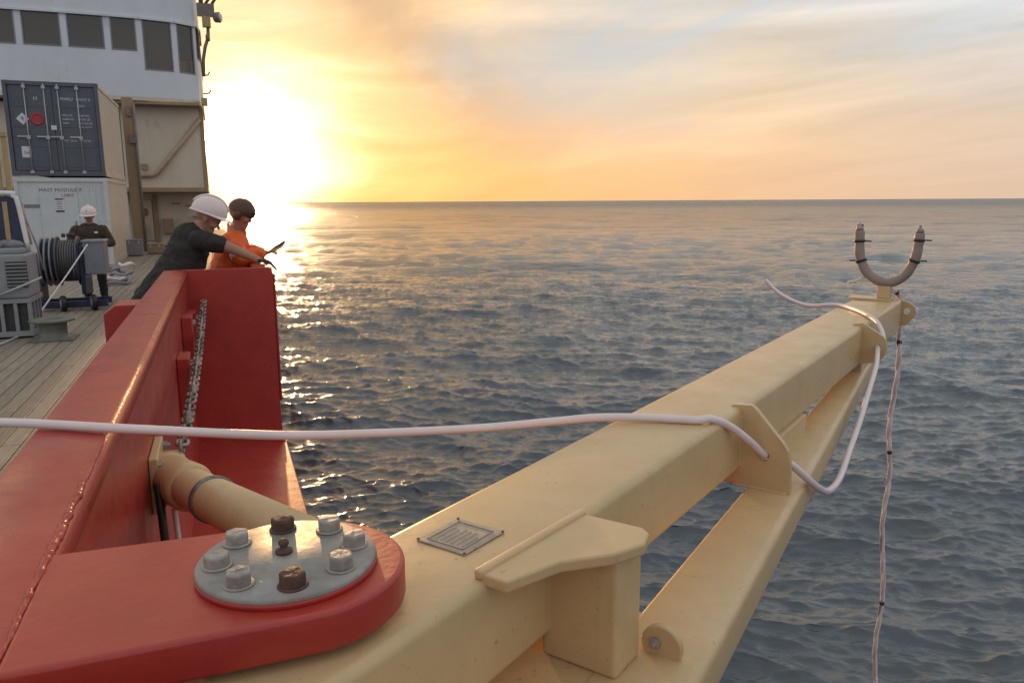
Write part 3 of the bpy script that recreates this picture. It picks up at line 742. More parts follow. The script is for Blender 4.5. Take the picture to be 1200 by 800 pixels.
# ------------------------------------------------------------------ superstructure
def build_super():
    t = thing('superstructure', (-4, 37, DZ), 'white ship superstructure with bridge windows above brown lit lower walls', 'superstructure')
    YA = 36.0
    # bridge: plan outline of the aft face, starboard corner and side (port -> starboard -> forward)
    plan = [(-12.4, 36.1), (-6.75, 36.02), (-5.2, 36.0), (-3.68, 36.05), (-2.52, 36.15), (-1.22, 36.45), (-.42, 37.0), (-.30, 38.0), (-.30, 41.2), (-.30, 43.8)]
    front = [(-.9, 45.6), (-3.2, 46.4), (-5.6, 46.8), (-8.2, 46.8), (-12.4, 46.8)]
    P = plan+front
    zs, zt = 11.03, 12.30                   # sill and head of the windows
    zlow = 10.33                            # sill of the two tall corner windows
    def ring(z0, z1, name, m, grow=0., seg=None, th=.12):
        Q = P if seg is None else P[seg[0]:seg[1]+1]
        b = MB()
        for i in range(len(Q)-1):
            (x0, y0), (x1, y1) = Q[i], Q[i+1]; d = Vector((x1-x0, y1-y0, 0)).normalized(); n = Vector((d.y, -d.x, 0))
            a, c = Vector((x0, y0, 0))+n*grow, Vector((x1, y1, 0))+n*grow
            b.prism([(a.x, a.y, z0), (c.x, c.y, z0), (c.x-n.x*th, c.y-n.y*th, z0), (a.x-n.x*th, a.y-n.y*th, z0)], (0, 0, z1-z0))
        return b.build(name, m, t)
    ring(9.25, zlow, 'bridge_apron', 'white_paint')
    ring(zlow+.001, zs, 'window_sill_band', 'white_paint', seg=(0, 4)); ring(zlow+.001, zs, 'window_sill_band', 'white_paint', seg=(6, len(P)-1))
    ring(zt, 13.6, 'roof_band', 'white_paint')
    ring(zt-.03, zt+.05, 'rain_gutter', 'white_paint', grow=.10, seg=(0, 8))
    # roof, floor and belly plates
    MB().prism([(x, y, 13.6) for x, y in P]+[], (0, 0, .2)).build('roof', 'white_paint', t)
    MB().prism([(x, y, 9.1) for x, y in P], (0, 0, .149)).build('bridge_floor', 'glow_warmed_cream', t)
    MB().box((-12.2, 36.9, 9.26), (-1.5, 37.0, 13.5)).build('inner_bulkhead', 'glow_warmed_cream', t)
    MB().box((-1.52, 37.3, 9.26), (-1.47, 42.0, 13.5)).build('inner_bulkhead', 'wall_brown', t)
    # windows: pane plus frame, pillars stand between the panes
    def window(i, z0, name='window', curtain=False):
        (x0, y0), (x1, y1) = P[i], P[i+1]; a, c = Vector((x0, y0, 0)), Vector((x1, y1, 0)); d = (c-a).normalized(); n = Vector((d.y, -d.x, 0)); L = (c-a).length
        f = MB(); e = .12
        for u0, u1, v0, v1 in ((e, L-e, z0+.0, z0+.05), (e, L-e, zt-.05, zt), (e, e+.05, z0+.051, zt-.051), (L-e-.05, L-e, z0+.051, zt-.051)):
            p, q = a+d*u0, a+d*u1
            f.prism([(p.x+n.x*.02, p.y+n.y*.02, v0), (q.x+n.x*.02, q.y+n.y*.02, v0), (q.x-n.x*.05, q.y-n.y*.05, v0), (p.x-n.x*.05, p.y-n.y*.05, v0)], (0, 0, v1-v0))
        w = f.build(name, 'frame_grey', t)
        p, q = a+d*(e+.05)-n*.03, a+d*(L-e-.05)-n*.03
        MB().prism([(p.x, p.y, z0+.05), (q.x, q.y, z0+.05), (q.x-n.x*.01, q.y-n.y*.01, z0+.05), (p.x-n.x*.01, p.y-n.y*.01, z0+.05)], (0, 0, zt-z0-.1)).build('pane', 'clear_glass', w)
        for u0, u1 in ((0, e-.001), (L-e+.001, L)):
            p, q = a+d*u0, a+d*u1
            MB().prism([(p.x+n.x*.003, p.y+n.y*.003, z0+.001), (q.x+n.x*.003, q.y+n.y*.003, z0+.001), (q.x-n.x*.11, q.y-n.y*.11, z0+.001), (p.x-n.x*.11, p.y-n.y*.11, z0+.001)], (0, 0, zt-z0-.002)).build('pillar', 'white_paint', t)
    for i in range(0, len(P)-1):
        window(i, zlow if i in (4, 5) else zs)
    # subdivide the long port run by extra pillars
    for x in (-8.3, -9.9):
        MB().box((x, 36.0, zs), (x+.24, 36.13, zt)).build('pillar', 'white_paint', t)
    # curtains / screens seen behind the dark panes
    for x in (-2.2, -1.75): MB().box((x, 36.5, 10.7), (x+.2, 36.55, 11.0)).build('console_screen', 'glow_warmed_cream', t)
    # soffit beams below the bridge
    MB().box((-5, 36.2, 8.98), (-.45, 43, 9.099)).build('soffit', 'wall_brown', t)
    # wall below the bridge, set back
    MB().box((-12, 37.0, 5.6), (-.36, 44, 8.979)).build('upper_wall', 'glow_warmed_cream', t)
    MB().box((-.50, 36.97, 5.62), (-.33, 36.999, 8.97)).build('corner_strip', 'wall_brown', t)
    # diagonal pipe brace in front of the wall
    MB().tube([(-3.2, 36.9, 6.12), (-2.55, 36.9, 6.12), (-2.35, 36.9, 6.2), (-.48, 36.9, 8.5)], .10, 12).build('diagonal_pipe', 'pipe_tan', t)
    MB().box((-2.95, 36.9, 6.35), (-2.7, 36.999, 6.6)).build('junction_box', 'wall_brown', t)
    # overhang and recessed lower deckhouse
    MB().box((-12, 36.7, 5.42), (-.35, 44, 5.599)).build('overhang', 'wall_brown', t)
    MB().box((-12, 38.6, DZ-.04), (-.45, 44, 5.419)).build('lower_wall', 'glow_warmed_cream', t)
    MB().box((-2.75, 38.5, DZ+.15), (-2.55, 38.599, 5.3)).build('door_frame', 'wall_brown', t)
    d = MB().box((-3.45, 38.52, DZ+.2), (-2.78, 38.599, 5.1)).build('door', 'container_side', t, bevel=.02)
    MB().lathe([(.19, 0), (.19, .03), (.14, .04), (.14, .02), (0, .02)], (-3.12, 38.52, 4.55), (0, -1, 0), 20).build('door_port', 'wall_brown', d)
    MB().box((-2.35, 38.3, 3.6), (-1.95, 38.599, 4.25)).build('wall_box', 'wall_brown', t, bevel=.02)
    MB().lathe([(.10, 0), (.11, .02), (.11, .55), (.05, .63), (.03, .7), (0, .7)], (-3.2, 38.3, DZ+.3), (0, 0, 1), 14).build('fire_bottle', 'marking_red', t)
    for x, z in ((-1.95, 4.9), (-1.4, 4.8), (-1.1, 4.3)):
        MB().box((x, 38.5, z), (x+.35, 38.599, z+.06)).build('wall_rail', 'wall_brown', t)
    # bridge wing gear: bracket, floodlights, aerials against the sky
    def gear(b, m, name): b.build(name, m, t)
    gear(MB().box((-.28, 36.9, 12.75), (.42, 37.15, 13.25)), 'mast_brown', 'lamp_platform')
    gear(MB().tube([(.05, 37, 13.2), (.75, 37, 14.2)], .06, 8), 'mast_brown', 'lamp_arm')
    gear(MB().tube([(.30, 37, 13.2), (.95, 37, 14.2)], .06, 8), 'mast_brown', 'lamp_arm')
    gear(MB().tube([(-.1, 37, 13.2), (-.05, 37, 14.2)], .09, 8), 'mast_brown', 'lamp_arm')
    fl = MB().lathe([(.13, 0), (.20, .05), (.22, .25), (.2, .27)], (.38, 37.0, 12.72), (.92, -.38, 0), 18).build('floodlight', 'mast_brown', t)
    MB().lathe([(.19, .268), (.14, .32), (0, .33)], (.38, 37.0, 12.72), (.92, -.38, 0), 18).build('lens', 'lamp_glass', fl)
    gear(MB().box((-.10, 36.85, 12.3), (.24, 37.1, 12.72)), 'ochre_steel', 'lamp_box')
    gear(MB().tube([(.12, 37, 12.3), (.10, 37, 11.9), (-.05, 37, 11.5), (-.16, 37.05, 11.0), (-.2, 37.1, 10.3)], .07, 8), 'mast_brown', 'cable_run')
    gear(MB().lathe([(.09, 0), (.09, .22), (.04, .28)], (.08, 37, 11.75), (0, 0, 1), 10), 'mast_brown', 'small_lamp')
    for z in (10.35, 9.6):
        gear(MB().tube([(-.25, 37.2, z), (-.02, 37.1, z+.02), (.06, 37.1, z+.16)], .03, 6), 'mast_brown', 'hook')
    gear(MB().box((-.36, 36.55, 9.05), (-.12, 36.9, 9.35)), 'ochre_steel', 'side_light')
def clear_glass():
    m = bpy.data.materials.new('clear_glass'); m.use_nodes = True; g = G(m.node_tree)
    b = g.N['Principled BSDF']; o = g.N['Material Output']
    b.inputs['Base Color'].default_value = (.085, .062, .042, 1); b.inputs['Roughness'].default_value = .06; b.inputs['IOR'].default_value = 1.9
    tr = g.n('ShaderNodeBsdfTransparent'); tr.inputs[0].default_value = (.80, .68, .50, 1)
    mx = g.n('ShaderNodeMixShader'); mx.inputs[0].default_value = .55
    g.L.new(tr.outputs[0], mx.inputs[1]); g.L.new(b.outputs[0], mx.inputs[2]); g.L.new(mx.outputs[0], o.inputs[0])
    MATS['clear_glass'] = m
clear_glass()
build_super()

# ------------------------------------------------------------------ containers
def corrug(b, x, y0, y1, z0, z1, n, depth=.035, nx=1):
    """trapezoid-corrugated sheet in the plane x = const"""
    ys = []; step = (y1-y0)/n
    for i in range(n):
        y = y0+i*step
        ys += [(y, 0), (y+step*.25, 0), (y+step*.42, -depth), (y+step*.83, -depth)]
    ys.append((y1, 0)); vs = []
    for y, dd in ys: vs += [(x+dd*nx, y, z0), (x+dd*nx, y, z1)]
    b.add(vs, [(2*i, 2*i+2, 2*i+3, 2*i+1) for i in range(len(ys)-1)])

def frame(t, x0, x1, y0, y1, z0, z1, m, mside):
    e = .10
    for x in (x0, x1-e):
        for y in (y0, y1-e): MB().box((x, y, z0), (x+e, y+e, z1)).build('corner_post', m, t)
    for a, c in ((z1-.11, z1-.002), (z0, z0+.14)): MB().box((x0+e+.001, y0+.002, a), (x1-e-.001, y0+.08, c)).build('end_rail', m, t)
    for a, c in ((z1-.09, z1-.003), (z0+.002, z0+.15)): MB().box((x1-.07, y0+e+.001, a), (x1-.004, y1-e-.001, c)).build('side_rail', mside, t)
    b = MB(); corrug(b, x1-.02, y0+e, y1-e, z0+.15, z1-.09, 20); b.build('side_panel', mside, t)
    MB().box((x0+.01, y0+e, z1-.05), (x1-.05, y1-e, z1-.02)).box((x0+.01, y1-.08, z0+.1), (x1-.1, y1-.04, z1-.06)).box((x0+.01, y0+e, z0+.1), (x0+.03, y1-e, z1-.06)).build('shell', m, t)
    for x in (x0-.004, x1-.17):
        for z in (z0-.003, z1-.115):
            MB().box((x, y0-.004, z), (x+.178, y0+.16, z+.118)).build('corner_casting', m, t, bevel=.01)

def build_containers():
    x0, x1, y0, y1 = -5.56, -3.12, 26.6, 32.2
    # lower, white
    z0, z1 = DZ+.0, 5.70
    t = thing('shipping_container', ((x0+x1)/2, y0, z0), 'white steel container with door and stencilled lettering, under the dark blue one', 'container')
    frame(t, x0, x1, y0, y1, z0, z1, 'container_white', 'container_side')
    MB().box((x0+.1, y0+.05, z0+.14), (x1-.1, y0+.09, z1-.11)).build('end_wall', 'container_white', t)
    d = MB().box((x0+.62, y0+.02, z0+.2), (x0+1.62, y0+.049, z1-.22)).build('door', 'container_white', t, bevel=.01)
    MB().box((x0+1.5, y0-.01, z0+1.15), (x0+1.54, y0+.02, z0+1.35)).build('door_handle', 'frame_grey', d)
    MB().box((x0+.2, y0+.035, z0+1.75), (x0+.60, y0+.05, z0+1.85)).build('latch_strip', 'frame_grey', t)
    for x in (1.78, 1.92, 2.08, 2.22): MB().box((x0+x, y0+.03, z0+.2), (x0+x+.03, y0+.05, z1-.2)).build('seam_rib', 'container_white', t)
    n = MB().box((x0+1.02, y0+.012, z0+1.62), (x0+1.24, y0+.019, z0+2.02)).build('notice', 'marking_white', d)
    for a, c in ((1.98, 2.02), (1.62, 1.67)): MB().box((x0+1.02, y0+.008, z0+a), (x0+1.24, y0+.0115, z0+c)).build('notice_edge', 'marking_dark', d)
    for k in range(5): MB().box((x0+1.05, y0+.0085, z0+1.71+.05*k), (x0+1.21-.02*(k % 3), y0+.0116, z0+1.728+.05*k)).build('notice_line', 'frame_grey', d)
    text_part('lettering', 'MAST MODULE 7', (x0+.63, y0+.018, z1-.40), .14, 'marking_dark', t, space=1.05)
    text_part('lettering', 'L0800', (x0+1.20, y0+.018, z1-.55), .13, 'marking_red', t, space=1.05)
    # upper, dark blue
    z0, z1 = 5.76, 8.44
    t = thing('shipping_container', ((x0+x1)/2, y0, z0), 'dark blue steel container with four locking bars stacked on the white one', 'container')
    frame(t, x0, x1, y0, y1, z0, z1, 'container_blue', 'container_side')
    for i in range(2):
        xa = x0+.11+i*1.115; d = MB().box((xa, y0+.045, z0+.15), (xa+1.105, y0+.085, z1-.115)).build('door', 'container_blue', t, bevel=.01)
        for k in range(4):
            za = z0+.25+k*.57
            MB().box((xa+.08, y0+.036, za), (xa+1.02, y0+.045, za+.44)).build('door_panel', 'container_blue', d, bevel=.008)
        for u in ((.42, .92) if i == 0 else (.16, .66)):
            bar = MB().tube([(xa+u, y0-.005, z0+.06), (xa+u, y0-.005, z1-.06)], .017, 8).build('locking_bar', 'bar_steel', d)
            for z in (z0+.10, z1-.17):
                MB().box((xa+u-.05, y0-.03, z-.04), (xa+u+.05, y0+.03, z+.05)).build('bar_keeper', 'bar_steel', d, bevel=.01)
            MB().box((xa+u-.28, y0-.035, z0+1.10), (xa+u+.03, y0-.012, z0+1.14)).build('bar_handle', 'bar_steel', d)
            MB().box((xa+u-.05, y0-.03, z0+1.05), (xa+u+.05, y0+.02, z0+1.15)).build('bar_guide', 'bar_steel', d)
    MB().prism([(x0+.42+dx, y0+.028, z0+1.62+dz) for dx, dz in ((-.17, 0), (0, -.17), (.17, 0), (0, .17))], (0, .006, 0)).build('hazard_diamond', 'marking_white', t)
    text_part('lettering', '9', (x0+.375, y0+.024, z0+1.57), .16, 'marking_dark', t)
    MB().box((x0+.31, y0+.028, z0+.52), (x0+.55, y0+.034, z0+.84)).build('data_sticker', 'marking_white', t)
    text_part('lettering', 'G4', (x0+.35, y0+.024, z0+.62), .13, 'frame_grey', t)
    MB().lathe([(.19, 0), (.19, .004), (.11, .005), (.11, .004)], (x0+.79, y0+.034, z0+1.62), (0, -1, 0), 24).build('round_logo', 'marking_red', t)
    text_part('lettering', 'H', (x0+.74, y0+.03, z0+2.15), .15, 'marking_white', t)
    MB().box((x0+1.13, y0+.02, z0+1.32), (x0+1.27, y0+.044, z0+1.45)).build('csc_plate', 'marking_white', t)
    for body, dx, dz, sz in (('MARU', 1.43, 2.17, .12), ('090277 8', 1.84, 2.17, .10), ('22G1', 1.84, 1.99, .10), ('MAX.GR.', 1.43, 1.72, .075), ('30480 KG', 1.43, 1.61, .075), ('TARE', 1.43, 1.50, .075),
                             ('2200 KG', 1.84, 1.72, .085), ('67200 LB', 1.84, 1.61, .085), ('33.2 CU.M', 1.84, 1.50, .085), ('1172 CU.FT', 1.84, 1.39, .075), ('NET 28280', 1.43, 1.0, .075), ('62350 LB', 1.84, 1.0, .075)):
        text_part('lettering', body, (x0+dx, y0+.03, z0+dz), sz, 'marking_white', t)
build_containers()

# ------------------------------------------------------------------ deck gear
t = thing('deck_post', (-3.0, 33.4, DZ), 'tall ochre brown steel post beside the stacked containers', 'post')
MB().box((-3.16, 33.4, DZ-.04), (-2.78, 33.75, 8.9)).build('post_body', 'wall_brown', t, bevel=.03)
MB().tube([(-2.74, 33.35, DZ), (-2.74, 33.35, 8.7)], .045, 8).build('conduit', 'mast_brown', t)
MB().box((-3.0, 33.3, 7.2), (-2.72, 33.4, 7.5)).build('clamp_box', 'mast_brown', t)
MB().box((-3.02, 33.3, 8.2), (-2.86, 33.4, 8.55)).build('clamp_box', 'mast_brown', t)

def build_bollard():
    t = thing('deck_spool', (-2.28, 12.2, DZ), 'low grey-green flanged steel spool standing on the planks', 'spool')
    c = (-2.28, 12.2, DZ)
    MB().lathe([(.24, 0), (.24, .03), (.185, .04), (.175, .12), (.18, .22), (.20, .245), (.27, .255)], c, seg=36).build('drum', 'green_grey', t)
    MB().lathe([(.27, .256), (.285, .26), (.285, .285), (.27, .292), (.12, .292), (.115, .27), (0, .27)], c, seg=40).build('top_flange', 'green_grey', t)
    MB().box((-2.56, 11.96, DZ+.001), (-2.0, 12.44, DZ+.025)).build('base_plate', 'green_grey', t, bevel=.005)
build_bollard()

def build_winch():
    t = thing('winch', (-2.45, 15.7, DZ), 'dark cable winch with ribbed drum and grey motor box in front of the worker', 'winch')
    y, z = 15.75, 3.94
    MB().lathe([(.34, 0), (.34, .58)], (-2.96, y, z), (1, 0, 0), 36).build('drum', 'winch_dark', t)
    for x in (-2.98, -2.90, -2.82, -2.74, -2.42):
        MB().lathe([(.40, 0), (.44, .006), (.44, .024), (.40, .03)], (x, y, z), (1, 0, 0), 40).build('drum_flange', 'winch_grey' if x < -2.75 else 'winch_dark', t)
    for k in range(7):
        MB().tube([(-2.69+.040*k, y+.352*math.cos(i*math.pi/10), z+.352*math.sin(i*math.pi/10)) for i in range(20)], .021, 6, closed=True).build('cable_turn', 'winch_dark', t)
    MB().box((-2.29, 15.45, 3.70), (-1.96, 16.0, 4.29)).build('motor_box', 'winch_grey', t, bevel=.02)
    MB().box((-2.31, 15.43, 4.27), (-1.94, 16.02, 4.31)).build('box_lid', 'winch_grey', t, bevel=.008)
    MB().box((-2.38, 15.5, 3.35), (-2.30, 16.0, 4.2)).build('side_frame', 'machine_navy', t, bevel=.01)
    MB().box((-3.06, 15.5, 3.2), (-2.99, 16.0, 4.1)).build('side_frame', 'winch_dark', t, bevel=.01)
    MB().box((-3.06, 15.42, DZ+.05), (-1.98, 15.52, DZ+.16)).build('skid_beam', 'machine_navy', t)
    MB().box((-3.06, 15.98, DZ+.05), (-1.98, 16.08, DZ+.16)).build('skid_beam', 'machine_navy', t)
    for x in (-2.66, -2.18):
        w = MB().lathe([(.09, -.045), (.13, -.04), (.14, -.02), (.14, .02), (.13, .04), (.09, .045)], (x, 15.33, DZ+.14), (1, .35, 0), 20).build('wheel', 'rubber', t)
        MB().lathe([(.06, -.048), (.07, -.046), (.07, .046), (.06, .048)], (x, 15.33, DZ+.14), (1, .35, 0), 14).build('hub', 'bar_steel', w)
    MB().box((-2.28, 15.3, DZ+.3), (-2.18, 15.42, DZ+.62)).build('gear_case', 'winch_dark', t, bevel=.02)
    MB().tube([(-2.45, 15.4, 3.62), (-2.44, 15.38, 3.85)], .03, 8).build('brake_lever', 'machine_navy', t)
    for x in (-2.62, -2.54, -2.47): MB().lathe([(.03, 0), (.035, .05), (.02, .07)], (x, 15.75, 4.36), (0, 0, 1), 8).build('valve', 'marking_dark', t)
build_winch()
hose('mooring_line', [(-2.19, 15.30, 4.24), (-2.40, 14.4, 3.80), (-2.60, 13.5, 3.40), (-2.72, 12.8, 3.13), (-2.80, 12.3, 3.105), (-2.9, 11.6, 3.10)], .012, 'marking_white', 'pale straight line from the winch box down to the deck planks', 'rope')

def build_machine():
    t = thing('deck_machine', (-2.75, 12.6, DZ), 'grey louvred power unit with a navy blue hood on a slotted skid', 'machine')
    x0, x1, y0, y1 = -4.1, -2.56, 12.45, 13.25
    sk = MB().box((x0, y0, DZ+.03), (x1, y1, DZ+.10)).box((x0, y0, DZ+.50), (x1, y1, DZ+.56)).build('skid', 'machine_grey', t)
    for i in range(9):
        x = x1-.05-.17*i
        MB().box((x, y0+.01, DZ+.101), (x+.045, y0+.06, DZ+.499)).build('skid_slat', 'machine_grey', t)
    for i in range(4):
        y = y0+.05+.2*i
        MB().box((x1-.06, y, DZ+.101), (x1-.01, y+.05, DZ+.499)).build('skid_slat', 'machine_grey', t)
    MB().box((x0, y0+.08, DZ+.1), (x1-.08, y1-.1, DZ+.49)).build('skid_core', 'louvre_dark', t)
    MB().box((x0, y0+.02, DZ+.561), (x1-.02, y1, DZ+1.18)).build('body', 'machine_grey', t, bevel=.03)
    for x in (-2.80, -3.3, -3.8):
        lp = MB().box((x-.02, y0+.008, DZ+.72), (x+.24, y0+.019, DZ+1.08)).build('louvre_panel', 'louvre_dark', t)
        for k in range(7):
            MB().bar((x-.015, y0-.002, DZ+.745+.05*k), (x+.235, y0-.002, DZ+.745+.05*k), .022, .012, (0, -.5, 1)).build('louvre', 'machine_grey', lp)
    MB().tube([(-2.97, y0-.06, DZ+.60), (-2.50, y0-.06, DZ+.80), (-2.44, y0+.2, DZ+.83)], .018, 8).build('hand_rail', 'bar_steel', t)
    MB().box((x0, y0+.1, DZ+1.181), (x1-.06, y1-.1, DZ+1.26)).build('top_tray', 'machine_grey', t, bevel=.02)
    for i in range(7):
        MB().ellip((x1-.2-.12*i, y0+.35+.05*math.sin(i*2), DZ+1.30), .13, .10, .07, nu=10, nv=6).build('canvas_bundle', 'canvas', t)
    # hood: rounded roll frame with navy panel
    hood = MB()
    prof = [(-4.1, DZ+1.28), (-4.1, DZ+1.98), (-2.72, DZ+1.98), (-2.64, DZ+1.95), (-2.60, DZ+1.86), (-2.54, DZ+1.28)]
    hood.prism([(x-.06, y0+.45, z) for x, z in prof], (0, .3, 0)); hood.build('hood', 'machine_navy', t, bevel=.015)
    P = [(-2.60, y0+.40, DZ+1.26), (-2.66, y0+.40, DZ+1.88), (-2.71, y0+.40, DZ+1.98), (-2.80, y0+.40, DZ+2.02), (-4.1, y0+.40, DZ+2.02)]
    MB().tube(spline(P, 6), .032, 10).build('roll_bar', 'reflective', t)
    MB().tube([(-2.60, y0+.45, DZ+1.75), (-2.52, y0+.6, DZ+1.25), (-2.5, y0+.75, DZ+.9)], .014, 8).build('stay_cable', 'bar_steel', t)
    for x in (-2.86, -3.0): MB().box((x, y0+.43, DZ+1.35), (x+.06, y0+.449, DZ+1.9)).build('hood_strip', 'ochre_steel', t)
mat('canvas', (.24, .225, .24), .85, var=.2, vscale=8, bump=.01, bscale=12)
build_machine()
t = thing('derrick_frame', (-5.4, 22.5, DZ), 'ochre steel uprights at the left edge behind the navy hood', 'frame')
for x in (-4.86, -5.05): MB().box((x, 22.5, DZ-.04), (x+.10, 22.62, 6.55)).build('upright', 'ochre_steel', t, bevel=.01)
MB().box((-5.6, 22.48, 6.56), (-4.74, 22.64, 6.68)).build('cross_beam', 'ochre_steel', t, bevel=.01)
t = thing('coiled_hoses', (-2.25, 20.0, DZ), 'pale tangled hoses coiled on deck by the white container corner', 'hose')
for k in range(5):
    c = (-2.35+.10*k*(-1)**k*.5, 20.0+.15*k, DZ+.06+.09*k); rr = .28-.03*k
    MB().tube([(c[0]+rr*math.cos(i*.5236), c[1]+rr*math.sin(i*.5236), c[2]+.03*math.sin(i*1.6+k)) for i in range(12)], .035, 7, closed=True).build('coil', ('canvas', 'rope_pale', 'machine_grey')[k % 3], t)
for (nm, x, y, w, h, m, lb) in (('deck_locker', -2.9, 30.6, .5, .55, 'canvas', 'small grey locker on the far deck by the post'), ('deck_crate', -2.3, 31.5, .55, .35, 'wall_brown', 'low brown crate on the far deck beside the grey locker')):
    t = thing(nm, (x, y, DZ), lb, 'box')
    MB().box((x-w/2, y, DZ+.04), (x+w/2, y+.5, DZ+h)).build('body', m, t, bevel=.02)
    MB().box((x-w/2-.01, y-.01, DZ+h+.001), (x+w/2+.01, y+.51, DZ+h+.04)).build('lid', m, t, bevel=.01)
    for s_ in (-.15, .15): MB().box((x+s_-.03, y-.012, DZ+h-.1), (x+s_+.03, y-.001, DZ+h)).build('latch', 'bar_steel', t)

# ------------------------------------------------------------------ people
def body(name, bones, mats, parent, voxel=.011, smooth=4):
    """one continuous surface grown around tapered bones; bones: (p0, r0, p1, r1, material index[, flatten vector])"""
    b = MB()
    for bn in bones:
        p, r0, q, r1 = Vector(bn[0]), bn[1], Vector(bn[2]), bn[3]
        d = q-p; L = d.length
        if L < 1e-5: d = Vector((0, 0, 1)); L = 1e-5
        d.normalize(); prof = []
        for k in range(5): a = math.pi/2*(1-k/4); prof.append((max(1e-4, r0*math.cos(a)), -r0*math.sin(a)))
        for k in range(5): a = math.pi/2*k/4; prof.append((max(1e-4, r1*math.cos(a)), L+r1*math.sin(a)))
        n0 = len(b.v); b.lathe(prof, p, d, 18)
        if len(bn) > 5:           # widen along a vector: (vector, factor)
            w, fct = Vector(bn[5]).normalized(), bn[6]
            for i in range(n0, len(b.v)):
                v = Vector(b.v[i]); off = v-p; b.v[i] = tuple(v + w*off.dot(w)*(fct-1))
    raw = b.build(name, mats, parent)
    md = raw.modifiers.new('r', 'REMESH'); md.mode = 'VOXEL'; md.voxel_size = voxel; md.use_smooth_shade = True
    ms = raw.modifiers.new('s', 'SMOOTH'); ms.iterations = smooth; ms.factor = .5
    dg = bpy.context.evaluated_depsgraph_get()
    me = bpy.data.meshes.new_from_object(raw.evaluated_get(dg))
    old = raw.data; raw.modifiers.clear(); raw.data = me; bpy.data.meshes.remove(old)
    me.materials.clear()
    for m in mats: me.materials.append(MATS[m])
    # folds in the clothing
    nv = len(me.vertices); co = np.zeros(nv*3); me.vertices.foreach_get('co', co); co = co.reshape(-1, 3)
    no = np.zeros(nv*3); me.vertices.foreach_get('normal', no); no = no.reshape(-1, 3); dsp = np.zeros(nv)
    for i in range(nv):
        c = co[i]; wv = mnoise.noise((c[0]*3, c[1]*3, c[2]*3))
        dsp[i] = .010*(1-abs(mnoise.noise((c[0]*7+wv, c[1]*7, c[2]*13+wv*2)))*2.2) + .004*mnoise.noise((c[0]*22, c[1]*22, c[2]*22))
    nP = len(me.polygons); cen = np.zeros(nP*3); me.polygons.foreach_get('center', cen); cen = cen.reshape(-1, 3)
    o0 = Vector((0, 0, 0)); p = parent
    while p is not None: o0 += p.location; p = p.parent
    cen += np.array(o0)
    best = np.full(nP, 9.); mi = np.zeros(nP, np.int32)
    for bn in bones:
        p, q = np.array(bn[0], float), np.array(bn[2], float); d = q-p; L2 = max(d@d, 1e-9)
        c2 = cen
        if len(bn) > 5:
            w = np.array(Vector(bn[5]).normalized()); c2 = cen - np.outer((cen-p)@w*(1-1/bn[6]), w)
        tt = np.clip(((c2-p)@d)/L2, 0, 1); dist = np.linalg.norm(c2-p-tt[:, None]*d, axis=1)-(bn[1]+(bn[3]-bn[1])*tt)
        k = dist < best; best[k] = dist[k]; mi[k] = bn[4]
    cloth = np.array([('cloth' in m or 'trousers' in m) for m in mats]); vc = np.zeros(nv)
    for p in me.polygons:
        if cloth[mi[p.index]]: vc[list(p.vertices)] = 1
    me.vertices.foreach_set('co', (co+no*(dsp*vc)[:, None]).ravel())
    me.polygons.foreach_set('material_index', mi); me.polygons.foreach_set('use_smooth', np.ones(nP, bool)); me.update()
    return raw

def hand_bones(w, fdir, palm, thumb, mi, L=.085, curl=.5):
    """palm + four fingers + thumb. w wrist, fdir pointing direction, palm = palm-facing normal, thumb = side of the thumb"""
    f, n, s = Vector(fdir).normalized(), Vector(palm).normalized(), Vector(thumb).normalized(); w = Vector(w); out = []
    for k, (o, ln) in enumerate(((.030, .072), (.010, .080), (-.010, .075), (-.029, .058))):
        base = w+f*L+s*o; out.append((w+s*o*.6, .016, base, .013, mi))
        k1 = base+f*ln*.5+n*ln*.12*curl; k2 = k1+f*ln*.32+n*ln*.38*curl; k3 = k2+f*ln*.12+n*ln*.36*curl
        out += [(base, .0105, k1, .010, mi), (k1, .010, k2, .0092, mi), (k2, .0092, k3, .0085, mi)]
    t0 = w+f*.025+s*.022; t1 = t0+s*.030+f*.030+n*.008; t2 = t1+f*.030+s*.008+n*.012
    out += [(t0, .015, t1, .012, mi), (t1, .012, t2, .0095, mi)]
    return out

def head_bones(c, look, upv, mi, hair=None):
    """skull, jaw, nose, ears around head centre c"""
    c, l, u = Vector(c), Vector(look).normalized(), Vector(upv).normalized(); s = l.cross(u).normalized(); u = s.cross(l)
    o = [(c+u*.03-l*.02, .092, c+u*.035+l*.015, .088, mi), (c-u*.03+l*.015, .075, c-u*.085+l*.055, .042, mi),
         (c+l*.092-u*.002, .010, c+l*.115-u*.030, .015, mi), (c+l*.085+u*.02+s*.03, .014, c+l*.085+u*.02-s*.03, .014, mi),
         (c+l*.088-u*.065-s*.018, .009, c+l*.088-u*.065+s*.018, .009, mi)]
    for k in (-1, 1):
        o.append((c+s*.083*k-u*.005-l*.005, .018, c+s*.086*k-u*.03, .012, mi))
        o.append((c+l*.075+s*.045*k-u*.025, .025, c+l*.07+s*.045*k-u*.03, .024, mi))
    return o, l, u, s
def eyes(c, look, upv, parent):
    c, l, u = Vector(c), Vector(look).normalized(), Vector(upv).normalized(); s = l.cross(u).normalized(); u = s.cross(l)
    for k in (-1, 1):
        MB().ellip(c+l*.093+s*.032*k+u*.004, .011, .011, .008, nu=10, nv=6).build('eye', 'hair', parent)
